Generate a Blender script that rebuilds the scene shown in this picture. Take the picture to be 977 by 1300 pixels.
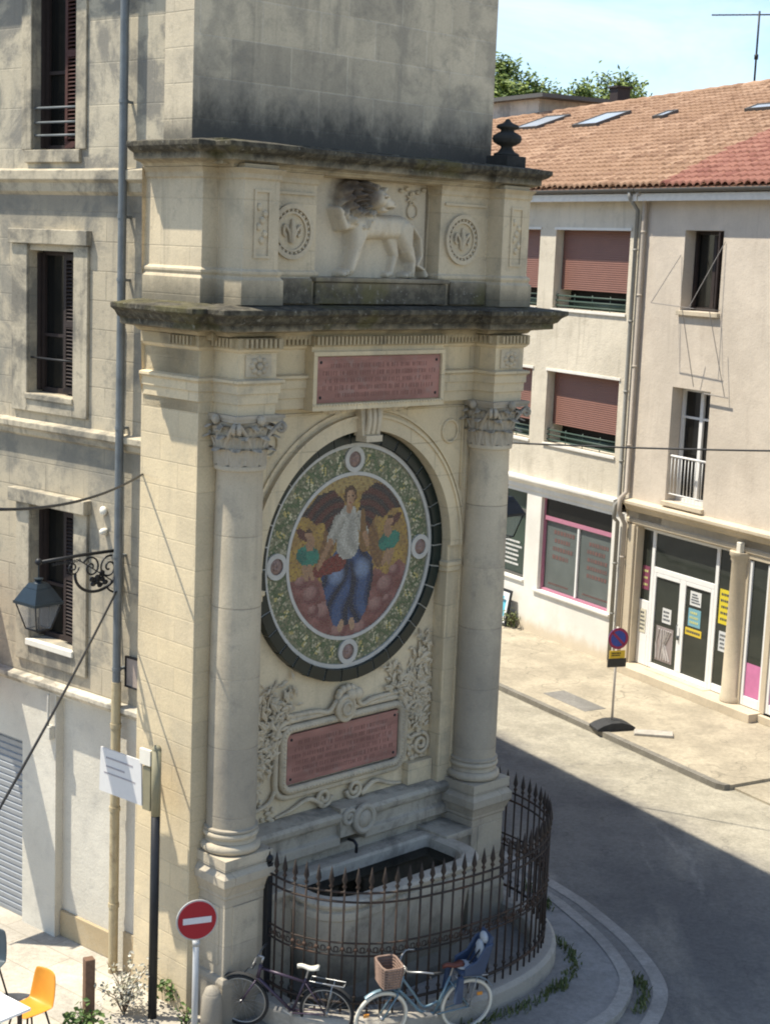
import bpy, math, random
from math import sin, cos, pi, radians, sqrt, atan2, hypot
from mathutils import Matrix, Vector
for o in list(bpy.data.objects): bpy.data.objects.remove(o)
scn = bpy.context.scene
C = scn.collection
random.seed(7)

# ------------------------------------------------------------------ camera
cam = bpy.data.cameras.new('camera'); cam.sensor_fit = 'VERTICAL'; cam.sensor_height = 24.0
cam.lens = 2015.2/1300*24.0; cam.clip_start = .1; cam.clip_end = 900
camo = bpy.data.objects.new('camera', cam); C.objects.link(camo); scn.camera = camo
r_ = Vector((0.99918838, 0.0065541, 0.0397444)); d_ = Vector((0.04028118, -0.16257666, -0.98587335)); w_ = Vector((0, 0.98667415, -0.16270872))
camo.matrix_world = Matrix(((r_.x, -d_.x, -w_.x, 0), (r_.y, -d_.y, -w_.y, 0), (r_.z, -d_.z, -w_.z, 9.4), (0, 0, 0, 1)))

# ------------------------------------------------------------------ sky, sun, exposure
SUN_EL = radians(64.3); SUN_DIR = Vector((-.995*cos(SUN_EL), .06*cos(SUN_EL), sin(SUN_EL))).normalized()
world = bpy.data.worlds.new('World'); scn.world = world; world.use_nodes = True
wn = world.node_tree; wn.nodes.clear()
def W(t, **k):
    n = wn.nodes.new(t)
    for a, b in k.items(): setattr(n, a, b)
    return n
sky = W('ShaderNodeTexSky', sky_type='NISHITA', sun_disc=False)
sky.sun_elevation = SUN_EL; sky.sun_rotation = atan2(SUN_DIR.x, SUN_DIR.y); sky.altitude = 20; sky.air_density = 1.0; sky.dust_density = .2; sky.ozone_density = 3.0
tc = W('ShaderNodeTexCoord'); mp = W('ShaderNodeMapping'); mp.inputs['Scale'].default_value = (1.6, 1.6, 5.0); mp.inputs['Location'].default_value = (.35, .2, .1)
nz = W('ShaderNodeTexNoise'); nz.inputs['Scale'].default_value = 2.6; nz.inputs['Detail'].default_value = 9; nz.inputs['Roughness'].default_value = .6; nz.inputs['Distortion'].default_value = .5
rp = W('ShaderNodeValToRGB'); rp.color_ramp.elements[0].position = .48; rp.color_ramp.elements[1].position = .80
mx = W('ShaderNodeMix', data_type='RGBA'); mx.inputs[7].default_value = (5.0, 5.2, 5.5, 1)
bg = W('ShaderNodeBackground'); bg.inputs['Strength'].default_value = .125
out = W('ShaderNodeOutputWorld')
L_ = wn.links.new
L_(tc.outputs['Generated'], mp.inputs['Vector']); L_(mp.outputs[0], nz.inputs['Vector']); L_(nz.outputs[0], rp.inputs[0])
L_(rp.outputs[0], mx.inputs[0]); L_(sky.outputs[0], mx.inputs[6]); L_(mx.outputs[2], bg.inputs[0]); L_(bg.outputs[0], out.inputs[0])
sl = bpy.data.lights.new('sun', 'SUN'); sl.energy = 4.6; sl.angle = radians(.5); sl.color = (1, .93, .80)
slo = bpy.data.objects.new('sun', sl); C.objects.link(slo); slo.rotation_euler = SUN_DIR.to_track_quat('Z', 'Y').to_euler(); slo.location = (-30, 5, 60)
scn.view_settings.view_transform = 'Standard'; scn.view_settings.look = 'None'; scn.view_settings.exposure = .84; scn.view_settings.gamma = 1; scn.view_settings.use_curve_mapping = False
scn.render.engine = 'CYCLES'; scn.cycles.use_denoising = True; scn.cycles.max_bounces = 7; scn.cycles.diffuse_bounces = 5; scn.cycles.filter_width = 2.0

# ------------------------------------------------------------------ material tools
class NT:
    def __init__(s, name, rough=.85):
        s.m = bpy.data.materials.new(name); s.m.use_nodes = True; s.t = s.m.node_tree
        s.b = s.t.nodes['Principled BSDF']; s.b.inputs['Roughness'].default_value = rough
        s.b.inputs['Specular IOR Level'].default_value = .3
        s.co = s.t.nodes.new('ShaderNodeTexCoord').outputs['Object']
    def n(s, t, **k):
        q = s.t.nodes.new(t)
        for a, b in k.items(): setattr(q, a, b)
        return q
    def l(s, a, b): s.t.links.new(a, b)
    def put(s, sock, v):
        if hasattr(v, 'links') or isinstance(v, bpy.types.NodeSocket): s.l(v, sock)
        elif isinstance(v, (tuple, list)): sock.default_value = (*v, 1) if len(v) == 3 and len(sock.default_value) == 4 else v
        else: sock.default_value = v
    def map(s, scale=(1, 1, 1), loc=(0, 0, 0), rot=(0, 0, 0), vec=None):
        q = s.n('ShaderNodeMapping'); s.l(vec or s.co, q.inputs[0]); q.inputs['Scale'].default_value = scale; q.inputs['Location'].default_value = loc; q.inputs['Rotation'].default_value = rot
        return q.outputs[0]
    def noise(s, scale, detail=5, rough=.55, vec=None, dist=0):
        q = s.n('ShaderNodeTexNoise'); s.l(vec or s.co, q.inputs['Vector']); q.inputs['Scale'].default_value = scale; q.inputs['Detail'].default_value = detail; q.inputs['Roughness'].default_value = rough; q.inputs['Distortion'].default_value = dist
        return q.outputs[0]
    def mr(s, v, a, b, c=0, d=1, smooth=True):
        q = s.n('ShaderNodeMapRange'); q.interpolation_type = 'SMOOTHSTEP' if smooth else 'LINEAR'
        s.put(q.inputs[0], v)
        for i, x in enumerate((a, b, c, d)): s.put(q.inputs[i+1], x)
        return q.outputs[0]
    def math(s, op, a, b=0):
        q = s.n('ShaderNodeMath', operation=op); s.put(q.inputs[0], a); s.put(q.inputs[1], b); return q.outputs[0]
    def mix(s, f, a, b, mode='MIX'):
        q = s.n('ShaderNodeMix', data_type='RGBA', blend_type=mode); s.put(q.inputs[0], f); s.put(q.inputs[6], a); s.put(q.inputs[7], b); return q.outputs[2]
    def xyz(s, vec=None):
        q = s.n('ShaderNodeSeparateXYZ'); s.l(vec or s.co, q.inputs[0]); return q.outputs
    def comb(s, x, y, z):
        q = s.n('ShaderNodeCombineXYZ')
        for i, v in enumerate((x, y, z)): s.put(q.inputs[i], v)
        return q.outputs[0]
    def col(s, v): s.put(s.b.inputs['Base Color'], v)
    def bump(s, h, strength=.3, dist=.02):
        q = s.n('ShaderNodeBump'); q.inputs['Strength'].default_value = strength; q.inputs['Distance'].default_value = dist; s.put(q.inputs['Height'], h); s.l(q.outputs[0], s.b.inputs['Normal'])

def sc(c, k): return tuple(x*k for x in c)
def stone(name, base, grey=(.20, .19, .17), greyamt=.5, blocks=None, streak=.35, bands=(), grain=.12, big=.6, bump=.35, joint=.6, off=0, rough=.9, gm=(.50, .68), mortar=None, bv_=(.90, 1.07)):
    """Weathered masonry: block to block colour, grey weathering patches, vertical water streaks, soot or lichen bands (z_full, z_none, colour, amount, raggedness)."""
    t = NT(name, rough); X, Y, Z = t.xyz()
    c = base
    n1 = t.noise(big, 6, .6); 
    c = t.mix(t.mr(n1, .35, .7), sc(base, .90), sc(base, 1.10))
    h = t.noise(22, 6, .65)
    if blocks:
        bw, bh = blocks
        u = t.math('ADD', t.math('ADD', X, Y), off)
        br = t.n('ShaderNodeTexBrick'); t.l(t.comb(u, Z, 0), br.inputs['Vector'])
        br.inputs['Color1'].default_value = (.35, .35, .35, 1); br.inputs['Color2'].default_value = (.65, .65, .65, 1); br.inputs['Mortar'].default_value = (.5, .5, .5, 1)
        br.inputs['Scale'].default_value = 1; br.inputs['Brick Width'].default_value = bw; br.inputs['Row Height'].default_value = bh; br.inputs['Mortar Size'].default_value = .010 if not mortar else .013; br.inputs['Mortar Smooth'].default_value = .5; br.inputs['Bias'].default_value = 0
        bv = t.n('ShaderNodeRGBToBW'); t.l(br.outputs['Color'], bv.inputs[0])
        c = t.mix(t.mr(bv.outputs[0], .3, .7, 0, 1, False), t.mix(1, c, (bv_[0], bv_[0], bv_[0]*1.01), 'MULTIPLY'), t.mix(1, c, (bv_[1], bv_[1]*.985, bv_[1]*.95), 'MULTIPLY'))
        jn = t.math('MULTIPLY', br.outputs['Fac'], t.mr(t.noise(1.7, 3), .35, .6, .55 if mortar else 0, 1))
        c = t.mix(t.math('MULTIPLY', jn, joint), c, mortar or sc(base, .5))
    g = t.mr(t.noise(1.1, 8, .68, dist=.4), *gm)
    c = t.mix(t.math('MULTIPLY', g, greyamt), c, grey)
    g2 = t.mr(t.noise(4.3, 9, .74, dist=.3), .52, .70)
    c = t.mix(t.math('MULTIPLY', g2, min(.6, greyamt*.75)), c, sc(grey, .9))
    pit = t.mr(t.noise(19, 6, .7), .62, .72)
    c = t.mix(t.math('MULTIPLY', pit, .35), c, sc(grey, .55))
    st = t.mr(t.noise(1, 5, .6, vec=t.map((5.5, 5.5, .45))), .52, .75)
    c = t.mix(t.math('MULTIPLY', st, streak), c, sc(grey, .8))
    for zf, zn, bc, amt, rag, *top in bands:
        zz = t.math('ADD', Z, t.math('MULTIPLY', t.math('SUBTRACT', t.noise(2.2, 7, .7, vec=t.map((1.6, 1.6, 1.1))), .5), rag))
        m = t.math('MULTIPLY', t.mr(zz, zf, zn, 1, 0), amt)
        if top: m = t.math('MULTIPLY', m, t.mr(Z, top[0]-.02, top[0], 1, 0))
        c = t.mix(m, c, bc)
    f = t.noise(55, 4, .7)
    c = t.mix(1, c, t.mix(f, (1-grain*2,)*3, (1+grain*2,)*3), 'MULTIPLY')
    t.col(c); hb = t.math('ADD', h, t.math('MULTIPLY', t.noise(6, 4), .8))
    if blocks: hb = t.math('SUBTRACT', hb, t.math('MULTIPLY', br.outputs['Fac'], .9))
    t.bump(hb, bump, .012)
    return t.m
def plain(name, c, rough=.6, metal=0, var=.12, scale=9, bump=0, spec=.4, grime=None):
    t = NT(name, rough); t.b.inputs['Metallic'].default_value = metal; t.b.inputs['Specular IOR Level'].default_value = spec
    n = t.noise(scale, 5, .6)
    k = t.mix(n, sc(c, 1-var*1.6), sc(c, 1+var*1.6))
    if grime: k = t.mix(t.math('MULTIPLY', t.mr(t.noise(3.1, 7, .7), .48, .7), grime[1]), k, grime[0])
    t.col(k)
    if bump: t.bump(t.noise(40, 4), bump, .01)
    return t.m
def glass(name, c=(.02, .024, .022), rough=.06):
    t = NT(name, rough); t.b.inputs['Specular IOR Level'].default_value = .35; t.col(t.mix(t.noise(1.3, 3), sc(c, .6), sc(c, 1.5))); t.bump(t.noise(1.1, 2), .05, .05); return t.m

LIME = (.62, .515, .34)
M = {}
BLK = (.030, .028, .024)
M['lime'] = stone('fountain_limestone', LIME, grey=(.30, .27, .21), greyamt=.45, blocks=(.95, .46), streak=.30, bands=[(8.05, 7.7, (.3, .22, .1), 0, .3)])
M['flank'] = stone('flank_limestone', sc(LIME, 1.0), grey=(.36, .32, .24), greyamt=.32, blocks=(.7, .31), streak=.16, joint=.28)
M['carved'] = stone('carved_limestone', (.54, .455, .32), grey=(.24, .215, .17), greyamt=.5, streak=.35, bump=.25)
M['panel'] = stone('panel_limestone', (.62, .515, .345), grey=(.33, .29, .21), greyamt=.35, streak=.25, bump=.25)
M['capital'] = stone('capital_stone', (.41, .355, .27), grey=(.17, .155, .125), greyamt=.6, streak=.4)
M['column'] = stone('column_stone', (.50, .43, .315), grey=(.22, .20, .17), greyamt=.5, blocks=(4, .86), streak=.25, big=.9, joint=.75, bands=[(3.6, 4.9, (.22, .20, .165), .55, 1.6)])
M['base'] = stone('pedestal_stone', (.47, .41, .31), grey=(.22, .20, .165), greyamt=.55, blocks=(1.2, .5), streak=.3, bands=[(.15, 1.0, (.17, .155, .13), .75, .7)])
M['cornice'] = stone('cornice_stone', (.43, .35, .22), grey=(.10, .09, .07), greyamt=.55, streak=.55, bands=[(8.75, 8.42, (0, 0, 0), 0, .2)])
def lichen(name, base, z0, z1, amt=.95, moss=.5):
    """Ledge stone crusted black above z1, with olive moss."""
    t = NT(name, .95); X, Y, Z = t.xyz()
    n = t.noise(2.6, 8, .7)
    zz = t.math('ADD', Z, t.math('MULTIPLY', t.math('SUBTRACT', n, .5), .28))
    m = t.math('MULTIPLY', t.mr(zz, z0, z1), amt)
    c = t.mix(t.mr(t.noise(1.5, 6, .6), .3, .7), sc(base, .75), sc(base, 1.1))
    st = t.mr(t.noise(1, 5, .6, vec=t.map((6, 6, .5))), .5, .75)
    c = t.mix(t.math('MULTIPLY', st, .5), c, (.12, .10, .07))
    dk = t.mix(t.mr(t.noise(9, 6, .7), .4, .66), (.024, .023, .019), (.105, .095, .068))
    dk = t.mix(t.math('MULTIPLY', t.mr(t.noise(1.3, 4), .52, .64), moss), dk, (.085, .078, .018))
    dk = t.mix(t.math('MULTIPLY', t.mr(t.noise(17, 3), .64, .7), .5), dk, (.30, .29, .25))
    t.col(t.mix(m, c, dk)); t.bump(t.noise(26, 6, .7), .6, .02)
    return t.m
M['corona'] = lichen('cornice_lichen', (.46, .37, .23), 8.32, 8.50)
M['attic_corona'] = lichen('attic_cornice_lichen', (.46, .38, .25), 10.22, 10.42)
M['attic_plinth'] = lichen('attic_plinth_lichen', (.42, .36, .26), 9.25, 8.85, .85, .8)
M['urn'] = plain('urn_stone', (.035, .034, .03), .95, var=.5, bump=.5)
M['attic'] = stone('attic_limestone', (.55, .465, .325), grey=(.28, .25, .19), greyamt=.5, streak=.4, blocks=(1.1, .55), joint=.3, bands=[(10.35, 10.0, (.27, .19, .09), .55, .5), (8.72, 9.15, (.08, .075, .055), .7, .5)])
def lion_mat():
    m = stone('lion_limestone', (.56, .485, .36), grey=(.27, .255, .24), greyamt=.35, streak=.15, bump=.2)
    t = NT('tmp'); bpy.data.materials.remove(t.m)
    t = NT.__new__(NT); t.m = m; t.t = m.node_tree; t.b = t.t.nodes['Principled BSDF']; t.co = t.n('ShaderNodeTexCoord').outputs['Object']
    src = t.b.inputs['Base Color'].links[0].from_socket
    d = t.n('ShaderNodeVectorMath', operation='DISTANCE'); t.l(t.map((1, 0, 1)), d.inputs[0]); d.inputs[1].default_value = (2.13, 0, 10.08)
    k = t.math('ADD', d.outputs['Value'], t.math('MULTIPLY', t.math('SUBTRACT', t.noise(7, 6, .7), .5), .22))
    t.col(t.mix(t.math('MULTIPLY', t.mr(k, .14, .40, 1, 0), .85), src, (.075, .052, .040))); return m
M['lion'] = lion_mat()
M['upper'] = stone('upper_front_stone', (.56, .49, .365), grey=(.20, .185, .155), greyamt=.50, bv_=(.72, 1.12), blocks=(.92, .47), streak=.45, bands=[(10.68, 11.22, (.026, .025, .022), .97, 1.0), (11.0, 11.9, (.14, .13, .11), .45, 1.4)], big=.8, joint=.75, gm=(.46, .62), mortar=(.62, .55, .42))
M['upper_side'] = stone('upper_side_stone', (.55, .48, .355), grey=(.20, .185, .15), greyamt=.45, blocks=(.8, .4), streak=.3, bands=[(10.55, 11.0, (.09, .085, .07), .85, .7)])
M['shelf'] = stone('shelf_stone', (.40, .36, .285), grey=(.13, .12, .10), greyamt=.8, streak=.5, bump=.5)
M['basin'] = stone('basin_stone', (.50, .45, .36), grey=(.15, .14, .115), greyamt=.7, streak=.5, bump=.5, bands=[(1.27, 1.0, (0, 0, 0), 0, .1), (.0, 3.0, (.13, .12, .10), .30, 2.0), (.2, 1.15, (.06, .055, .045), .75, .8)])
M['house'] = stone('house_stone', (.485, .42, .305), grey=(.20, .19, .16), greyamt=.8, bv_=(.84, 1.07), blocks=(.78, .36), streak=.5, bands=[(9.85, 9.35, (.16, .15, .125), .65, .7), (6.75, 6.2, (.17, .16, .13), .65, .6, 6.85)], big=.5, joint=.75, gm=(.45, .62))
M['house_up'] = stone('house_upper_stone', (.49, .435, .325), grey=(.19, .18, .155), greyamt=.85, blocks=(.9, .5), streak=.6, joint=.3, big=.5, gm=(.43, .57))
M['house_trim'] = stone('house_trim_stone', (.46, .40, .29), grey=(.12, .115, .10), greyamt=.8, streak=.6, gm=(.44, .62))
M['ledge'] = stone('ledge_stone', (.56, .50, .39), grey=(.12, .115, .10), greyamt=.75, streak=.45, gm=(.46, .62))
M['plaster'] = stone('grey_render', (.58, .545, .46), grey=(.42, .40, .35), greyamt=.5, streak=.1, bump=.5)
M['ochre'] = stone('ochre_plinth', (.42, .33, .20), grey=(.45, .40, .30), greyamt=.5, streak=.2)
M['kerbwall'] = stone('kerb_wall_stone', (.34, .31, .26), grey=(.16, .15, .13), greyamt=.5, streak=.2)
M['zinc'] = plain('zinc_pipe', (.15, .165, .17), .55, .25, .3, 5)
M['rustpipe'] = plain('old_iron_pipe', (.40, .33, .20), .8, 0, .3, 4, grime=((.12, .07, .03), .6))
M['glass'] = glass('dark_glass', (.010, .010, .009), .12); M['shopglass'] = glass('shop_glass', (.030, .034, .028), .04)
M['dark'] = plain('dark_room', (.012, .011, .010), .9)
M['shutter'] = plain('brown_shutter', (.030, .020, .017), .7, var=.3); M['shutter_red'] = plain('worn_red_shutter', (.065, .024, .018), .75, var=.35)
M['iron'] = plain('black_iron', (.018, .019, .021), .5, .3, .3)
M['rust'] = plain('rusty_iron', (.036, .026, .020), .8, .1, .35, 14, .3, grime=((.12, .055, .026), .6))
M['lampmetal'] = plain('lantern_enamel', (.016, .027, .036), .4, .2, .2)
M['white'] = plain('white_paint', (.74, .73, .70), .5, var=.05); M['sill'] = plain('pale_sill', (.70, .66, .56), .8, var=.1)
M['lampglass'] = glass('lantern_glass', (.10, .11, .11), .1)
M['render1'] = stone('white_house_render', (.62, .555, .44), grey=(.43, .38, .29), greyamt=.55, streak=.45, bump=.8)
M['render1w'] = stone('white_house_paint', (.74, .71, .64), grey=(.6, .56, .47), greyamt=.3, streak=.12, bump=.2, bands=[(.1, .45, (.50, .38, .22), .6, .4)])
M['render2'] = stone('pink_house_render', (.575, .50, .405), grey=(.46, .39, .31), greyamt=.40, streak=.30, bump=.5)
M['front2'] = stone('shopfront_stone', (.52, .44, .32), grey=(.38, .33, .25), greyamt=.4, streak=.25)
M['blind'] = plain('brown_blind', (.21, .098, .07), .6, var=.08, scale=3)
M['greenrail'] = plain('green_rail', (.05, .085, .065), .5); M['pinkframe'] = plain('pink_frame', (.42, .17, .24), .6)
M['gutter'] = plain('gutter_zinc', (.10, .095, .085), .6, .2); M['fascia'] = plain('fascia_white', (.70, .66, .58), .7)
M['pipe1'] = plain('grey_downpipe', (.26, .25, .22), .55, .2); M['pipe2'] = plain('tan_downpipe', (.40, .345, .28), .6)

# ------------------------------------------------------------------ mesh tools
class MB:
    def __init__(s): s.v = []; s.f = []
    def add(s, v, f):
        k = len(s.v); s.v += [tuple(p) for p in v]; s.f += [tuple(i+k for i in q) for q in f]; return s
    def box(s, x0, x1, y0, y1, z0, z1):
        return s.add([(x0, y0, z0), (x1, y0, z0), (x1, y1, z0), (x0, y1, z0), (x0, y0, z1), (x1, y0, z1), (x1, y1, z1), (x0, y1, z1)],
                     [(0, 3, 2, 1), (4, 5, 6, 7), (0, 1, 5, 4), (1, 2, 6, 5), (2, 3, 7, 6), (3, 0, 4, 7)])
    def obox(s, c, size, R):
        a, b, d = (x/2 for x in size); c = Vector(c)
        P = [c + R @ Vector((i*a, j*b, k*d)) for k in (-1, 1) for i, j in ((-1, -1), (1, -1), (1, 1), (-1, 1))]
        return s.add(P, [(0, 3, 2, 1), (4, 5, 6, 7), (0, 1, 5, 4), (1, 2, 6, 5), (2, 3, 7, 6), (3, 0, 4, 7)])
    def prism(s, pts, axis, a, b):
        n = len(pts)
        def P(p, t):
            return {'z': (p[0], p[1], t), 'y': (p[0], t, p[1]), 'x': (t, p[0], p[1])}[axis]
        v = [P(p, a) for p in pts] + [P(p, b) for p in pts]
        return s.add(v, [tuple(range(n))[::-1], tuple(range(n, 2*n))] + [(i, (i+1) % n, n+(i+1) % n, n+i) for i in range(n)])
    def lathe(s, prof, cx=0, cy=0, segs=32, a0=0, a1=2*pi, cap=True):
        full = abs(a1-a0-2*pi) < 1e-6; m = segs if full else segs+1
        v = [(cx+r*cos(a0+(a1-a0)*j/segs), cy+r*sin(a0+(a1-a0)*j/segs), z) for r, z in prof for j in range(m)]
        f = [(i*m+j, i*m+(j+1) % m, (i+1)*m+(j+1) % m, (i+1)*m+j) for i in range(len(prof)-1) for j in range(segs)]
        if cap and full: f += [tuple(range(m))[::-1], tuple(range((len(prof)-1)*m, len(prof)*m))]
        return s.add(v, f)
    def tube(s, pts, r, segs=8, closed=False):
        pts = [Vector(p) for p in pts]; n = len(pts); rr = r if isinstance(r, (list, tuple)) else [r]*n
        T = []
        for i in range(n):
            a = pts[(i-1) % n] if closed or i > 0 else pts[i]; b = pts[(i+1) % n] if closed or i < n-1 else pts[i]
            d = b-a; T.append(d.normalized() if d.length > 1e-9 else Vector((0, 0, 1)))
        u = T[0].orthogonal().normalized(); v = []
        for i in range(n):
            u = (u - T[i]*u.dot(T[i])); u = u.normalized() if u.length > 1e-6 else T[i].orthogonal().normalized(); w = T[i].cross(u)
            v += [pts[i] + (u*cos(2*pi*j/segs) + w*sin(2*pi*j/segs))*rr[i] for j in range(segs)]
        f = [(i*segs+j, i*segs+(j+1) % segs, ((i+1) % n)*segs+(j+1) % segs, ((i+1) % n)*segs+j) for i in range(n if closed else n-1) for j in range(segs)]
        if not closed: f += [tuple(range(segs))[::-1], tuple(range((n-1)*segs, n*segs))]
        return s.add(v, f)
    def ring(s, cx, cz, y0, y1, r0, r1, segs=96, a0=0, a1=2*pi):
        """annular band standing in the xz plane"""
        full = abs(a1-a0-2*pi) < 1e-6; m = segs if full else segs+1; v = []
        for j in range(m):
            a = a0+(a1-a0)*j/segs
            for r, y in ((r0, y1), (r0, y0), (r1, y0), (r1, y1)): v.append((cx+r*cos(a), y, cz+r*sin(a)))
        f = [(j*4+k, j*4+(k+1) % 4, ((j+1) % m)*4+(k+1) % 4, ((j+1) % m)*4+k) for j in range(segs) for k in range(4)]
        if not full: f += [(0, 1, 2, 3), (segs*4+3, segs*4+2, segs*4+1, segs*4)]
        return s.add(v, f)
    def run(s, path, prof, closed=False):
        """moulding: profile (out, z) swept along a plan path, mitred; outward is the right-hand side"""
        n = len(path); P = [Vector((p[0], p[1])) for p in path]; off = []
        for i in range(n):
            ns = []
            if closed or i > 0: d = (P[i]-P[(i-1) % n]).normalized(); ns.append(Vector((d.y, -d.x)))
            if closed or i < n-1: d = (P[(i+1) % n]-P[i]).normalized(); ns.append(Vector((d.y, -d.x)))
            if len(ns) == 1: off.append(ns[0])
            else:
                b = ns[0]+ns[1]; b = b.normalized() if b.length > 1e-6 else ns[0]; off.append(b/max(.25, b.dot(ns[0])))
        m = len(prof); v = [(P[i].x+off[i].x*o, P[i].y+off[i].y*o, z) for i in range(n) for o, z in prof]
        f = [(i*m+j, ((i+1) % n)*m+j, ((i+1) % n)*m+j+1, i*m+j+1) for i in range(n if closed else n-1) for j in range(m-1)]
        if not closed: f += [tuple(range(m)), tuple(range((n-1)*m, n*m))[::-1]]
        return s.add(v, f)
    def sphere(s, c, r, segs=12, rings=8):
        sx, sy, sz = r if isinstance(r, (tuple, list)) else (r, r, r)
        v = []
        for i in range(rings+1):
            t = -pi/2+pi*i/rings; k = max(cos(t), .001)
            v += [(c[0]+sx*k*cos(2*pi*j/segs), c[1]+sy*k*sin(2*pi*j/segs), c[2]+sz*sin(t)) for j in range(segs)]
        return s.add(v, [(i*segs+j, i*segs+(j+1) % segs, (i+1)*segs+(j+1) % segs, (i+1)*segs+j) for i in range(rings) for j in range(segs)])
    def wall(s, x0, x1, z0, z1, y, d, holes=()):
        """front sheet with real openings, reveals d deep, and the outer edges"""
        xs = sorted({x0, x1, *[h[0] for h in holes], *[h[1] for h in holes]}); zs = sorted({z0, z1, *[h[2] for h in holes], *[h[3] for h in holes]})
        xs = [x for x in xs if x0 <= x <= x1]; zs = [z for z in zs if z0 <= z <= z1]
        for a, b in zip(xs, xs[1:]):
            for c, e in zip(zs, zs[1:]):
                mx_, mz_ = (a+b)/2, (c+e)/2
                if any(h[0] < mx_ < h[1] and h[2] < mz_ < h[3] for h in holes): continue
                s.add([(a, y, c), (b, y, c), (b, y, e), (a, y, e)], [(0, 1, 2, 3)])
        for a, b, c, e in holes:
            a, b, c, e = max(a, x0), min(b, x1), max(c, z0), min(e, z1)
            s.add([(a, y, c), (b, y, c), (b, y, e), (a, y, e), (a, y+d, c), (b, y+d, c), (b, y+d, e), (a, y+d, e)], [(0, 4, 5, 1), (1, 5, 6, 2), (2, 6, 7, 3), (3, 7, 4, 0)])
        return s.add([(x0, y, z0), (x1, y, z0), (x1, y, z1), (x0, y, z1), (x0, y+d+.3, z0), (x1, y+d+.3, z0), (x1, y+d+.3, z1), (x0, y+d+.3, z1)],
                     [(0, 4, 5, 1), (1, 5, 6, 2), (2, 6, 7, 3), (3, 7, 4, 0)])

def obj(name, mb, mat, parent=None, smooth=False, bevel=0, label=None, loc=None, sharp=None):
    me = bpy.data.meshes.new(name); me.from_pydata(mb.v, [], mb.f); me.validate(); me.materials.append(M[mat] if isinstance(mat, str) else mat)
    o = bpy.data.objects.new(name, me); C.objects.link(o)
    if smooth:
        me.polygons.foreach_set('use_smooth', [True]*len(me.polygons))
        if sharp: me.set_sharp_from_angle(angle=radians(sharp))
    if bevel:
        b = o.modifiers.new('bevel', 'BEVEL'); b.width = bevel; b.segments = 2; b.limit_method = 'ANGLE'; b.angle_limit = radians(40)
    if parent is not None: o.parent = parent
    if label: o['label'] = label
    if loc: o.location = loc
    return o
def tag(o, label, cat, group=None):
    o['label'] = label; o['category'] = cat
    if group: o['group'] = group
    return o
def thing(name, label, cat, loc=(0, 0, 0), rotz=0, group=None):
    o = bpy.data.objects.new(name, None); C.objects.link(o); o.location = loc; o.rotation_euler = (0, 0, rotz); o.empty_display_size = .3
    return tag(o, label, cat, group)
def struct(name, mb, mat, **k):
    o = obj(name, mb, mat, **k); o['kind'] = 'structure'; return o
def dup(root, loc, rotz, label, group=None):
    r = root.copy(); C.objects.link(r); r.location = loc; r.rotation_euler = (0, 0, rotz); r['label'] = label
    if group: r['group'] = group
    for ch in list(root.children):
        c = ch.copy(); C.objects.link(c); c.parent = r
        for g in list(ch.children):
            d = g.copy(); C.objects.link(d); d.parent = c
    return r
def spline(pts, n=8):
    P = [Vector(p) for p in pts]; P = [P[0]*2-P[1]] + P + [P[-1]*2-P[-2]]; o = []
    for i in range(1, len(P)-2):
        for k in range(n):
            t = k/n; a, b, c, d = P[i-1:i+3]
            o.append(.5*((2*b)+(c-a)*t+(2*a-5*b+4*c-d)*t*t+(3*b-a-3*c+d)*t**3))
    return o + [P[-2]]
def spiral(cx, cz, y, r0, r1, turns, a0=0, n=40, sgn=1):
    return [(cx+(r0+(r1-r0)*i/n)*cos(a0+sgn*2*pi*turns*i/n), y, cz+(r0+(r1-r0)*i/n)*sin(a0+sgn*2*pi*turns*i/n)) for i in range(n+1)]

# frames: fountain, left house, houses over the street (x right along the face, y into it, z up)
KF, AF = Vector((-1.75772, 18.06051, 0)), radians(44.662)
KL, AL = Vector((-3.2451, 19.49753, 0)), radians(-40.0946)
KR, AR = Vector((5.58049, 36.17423, 0)), radians(-59.6118)
def FW(K, a, x, y, z=0): return (K.x+x*cos(a)-y*sin(a), K.y+x*sin(a)+y*cos(a), z)

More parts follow.
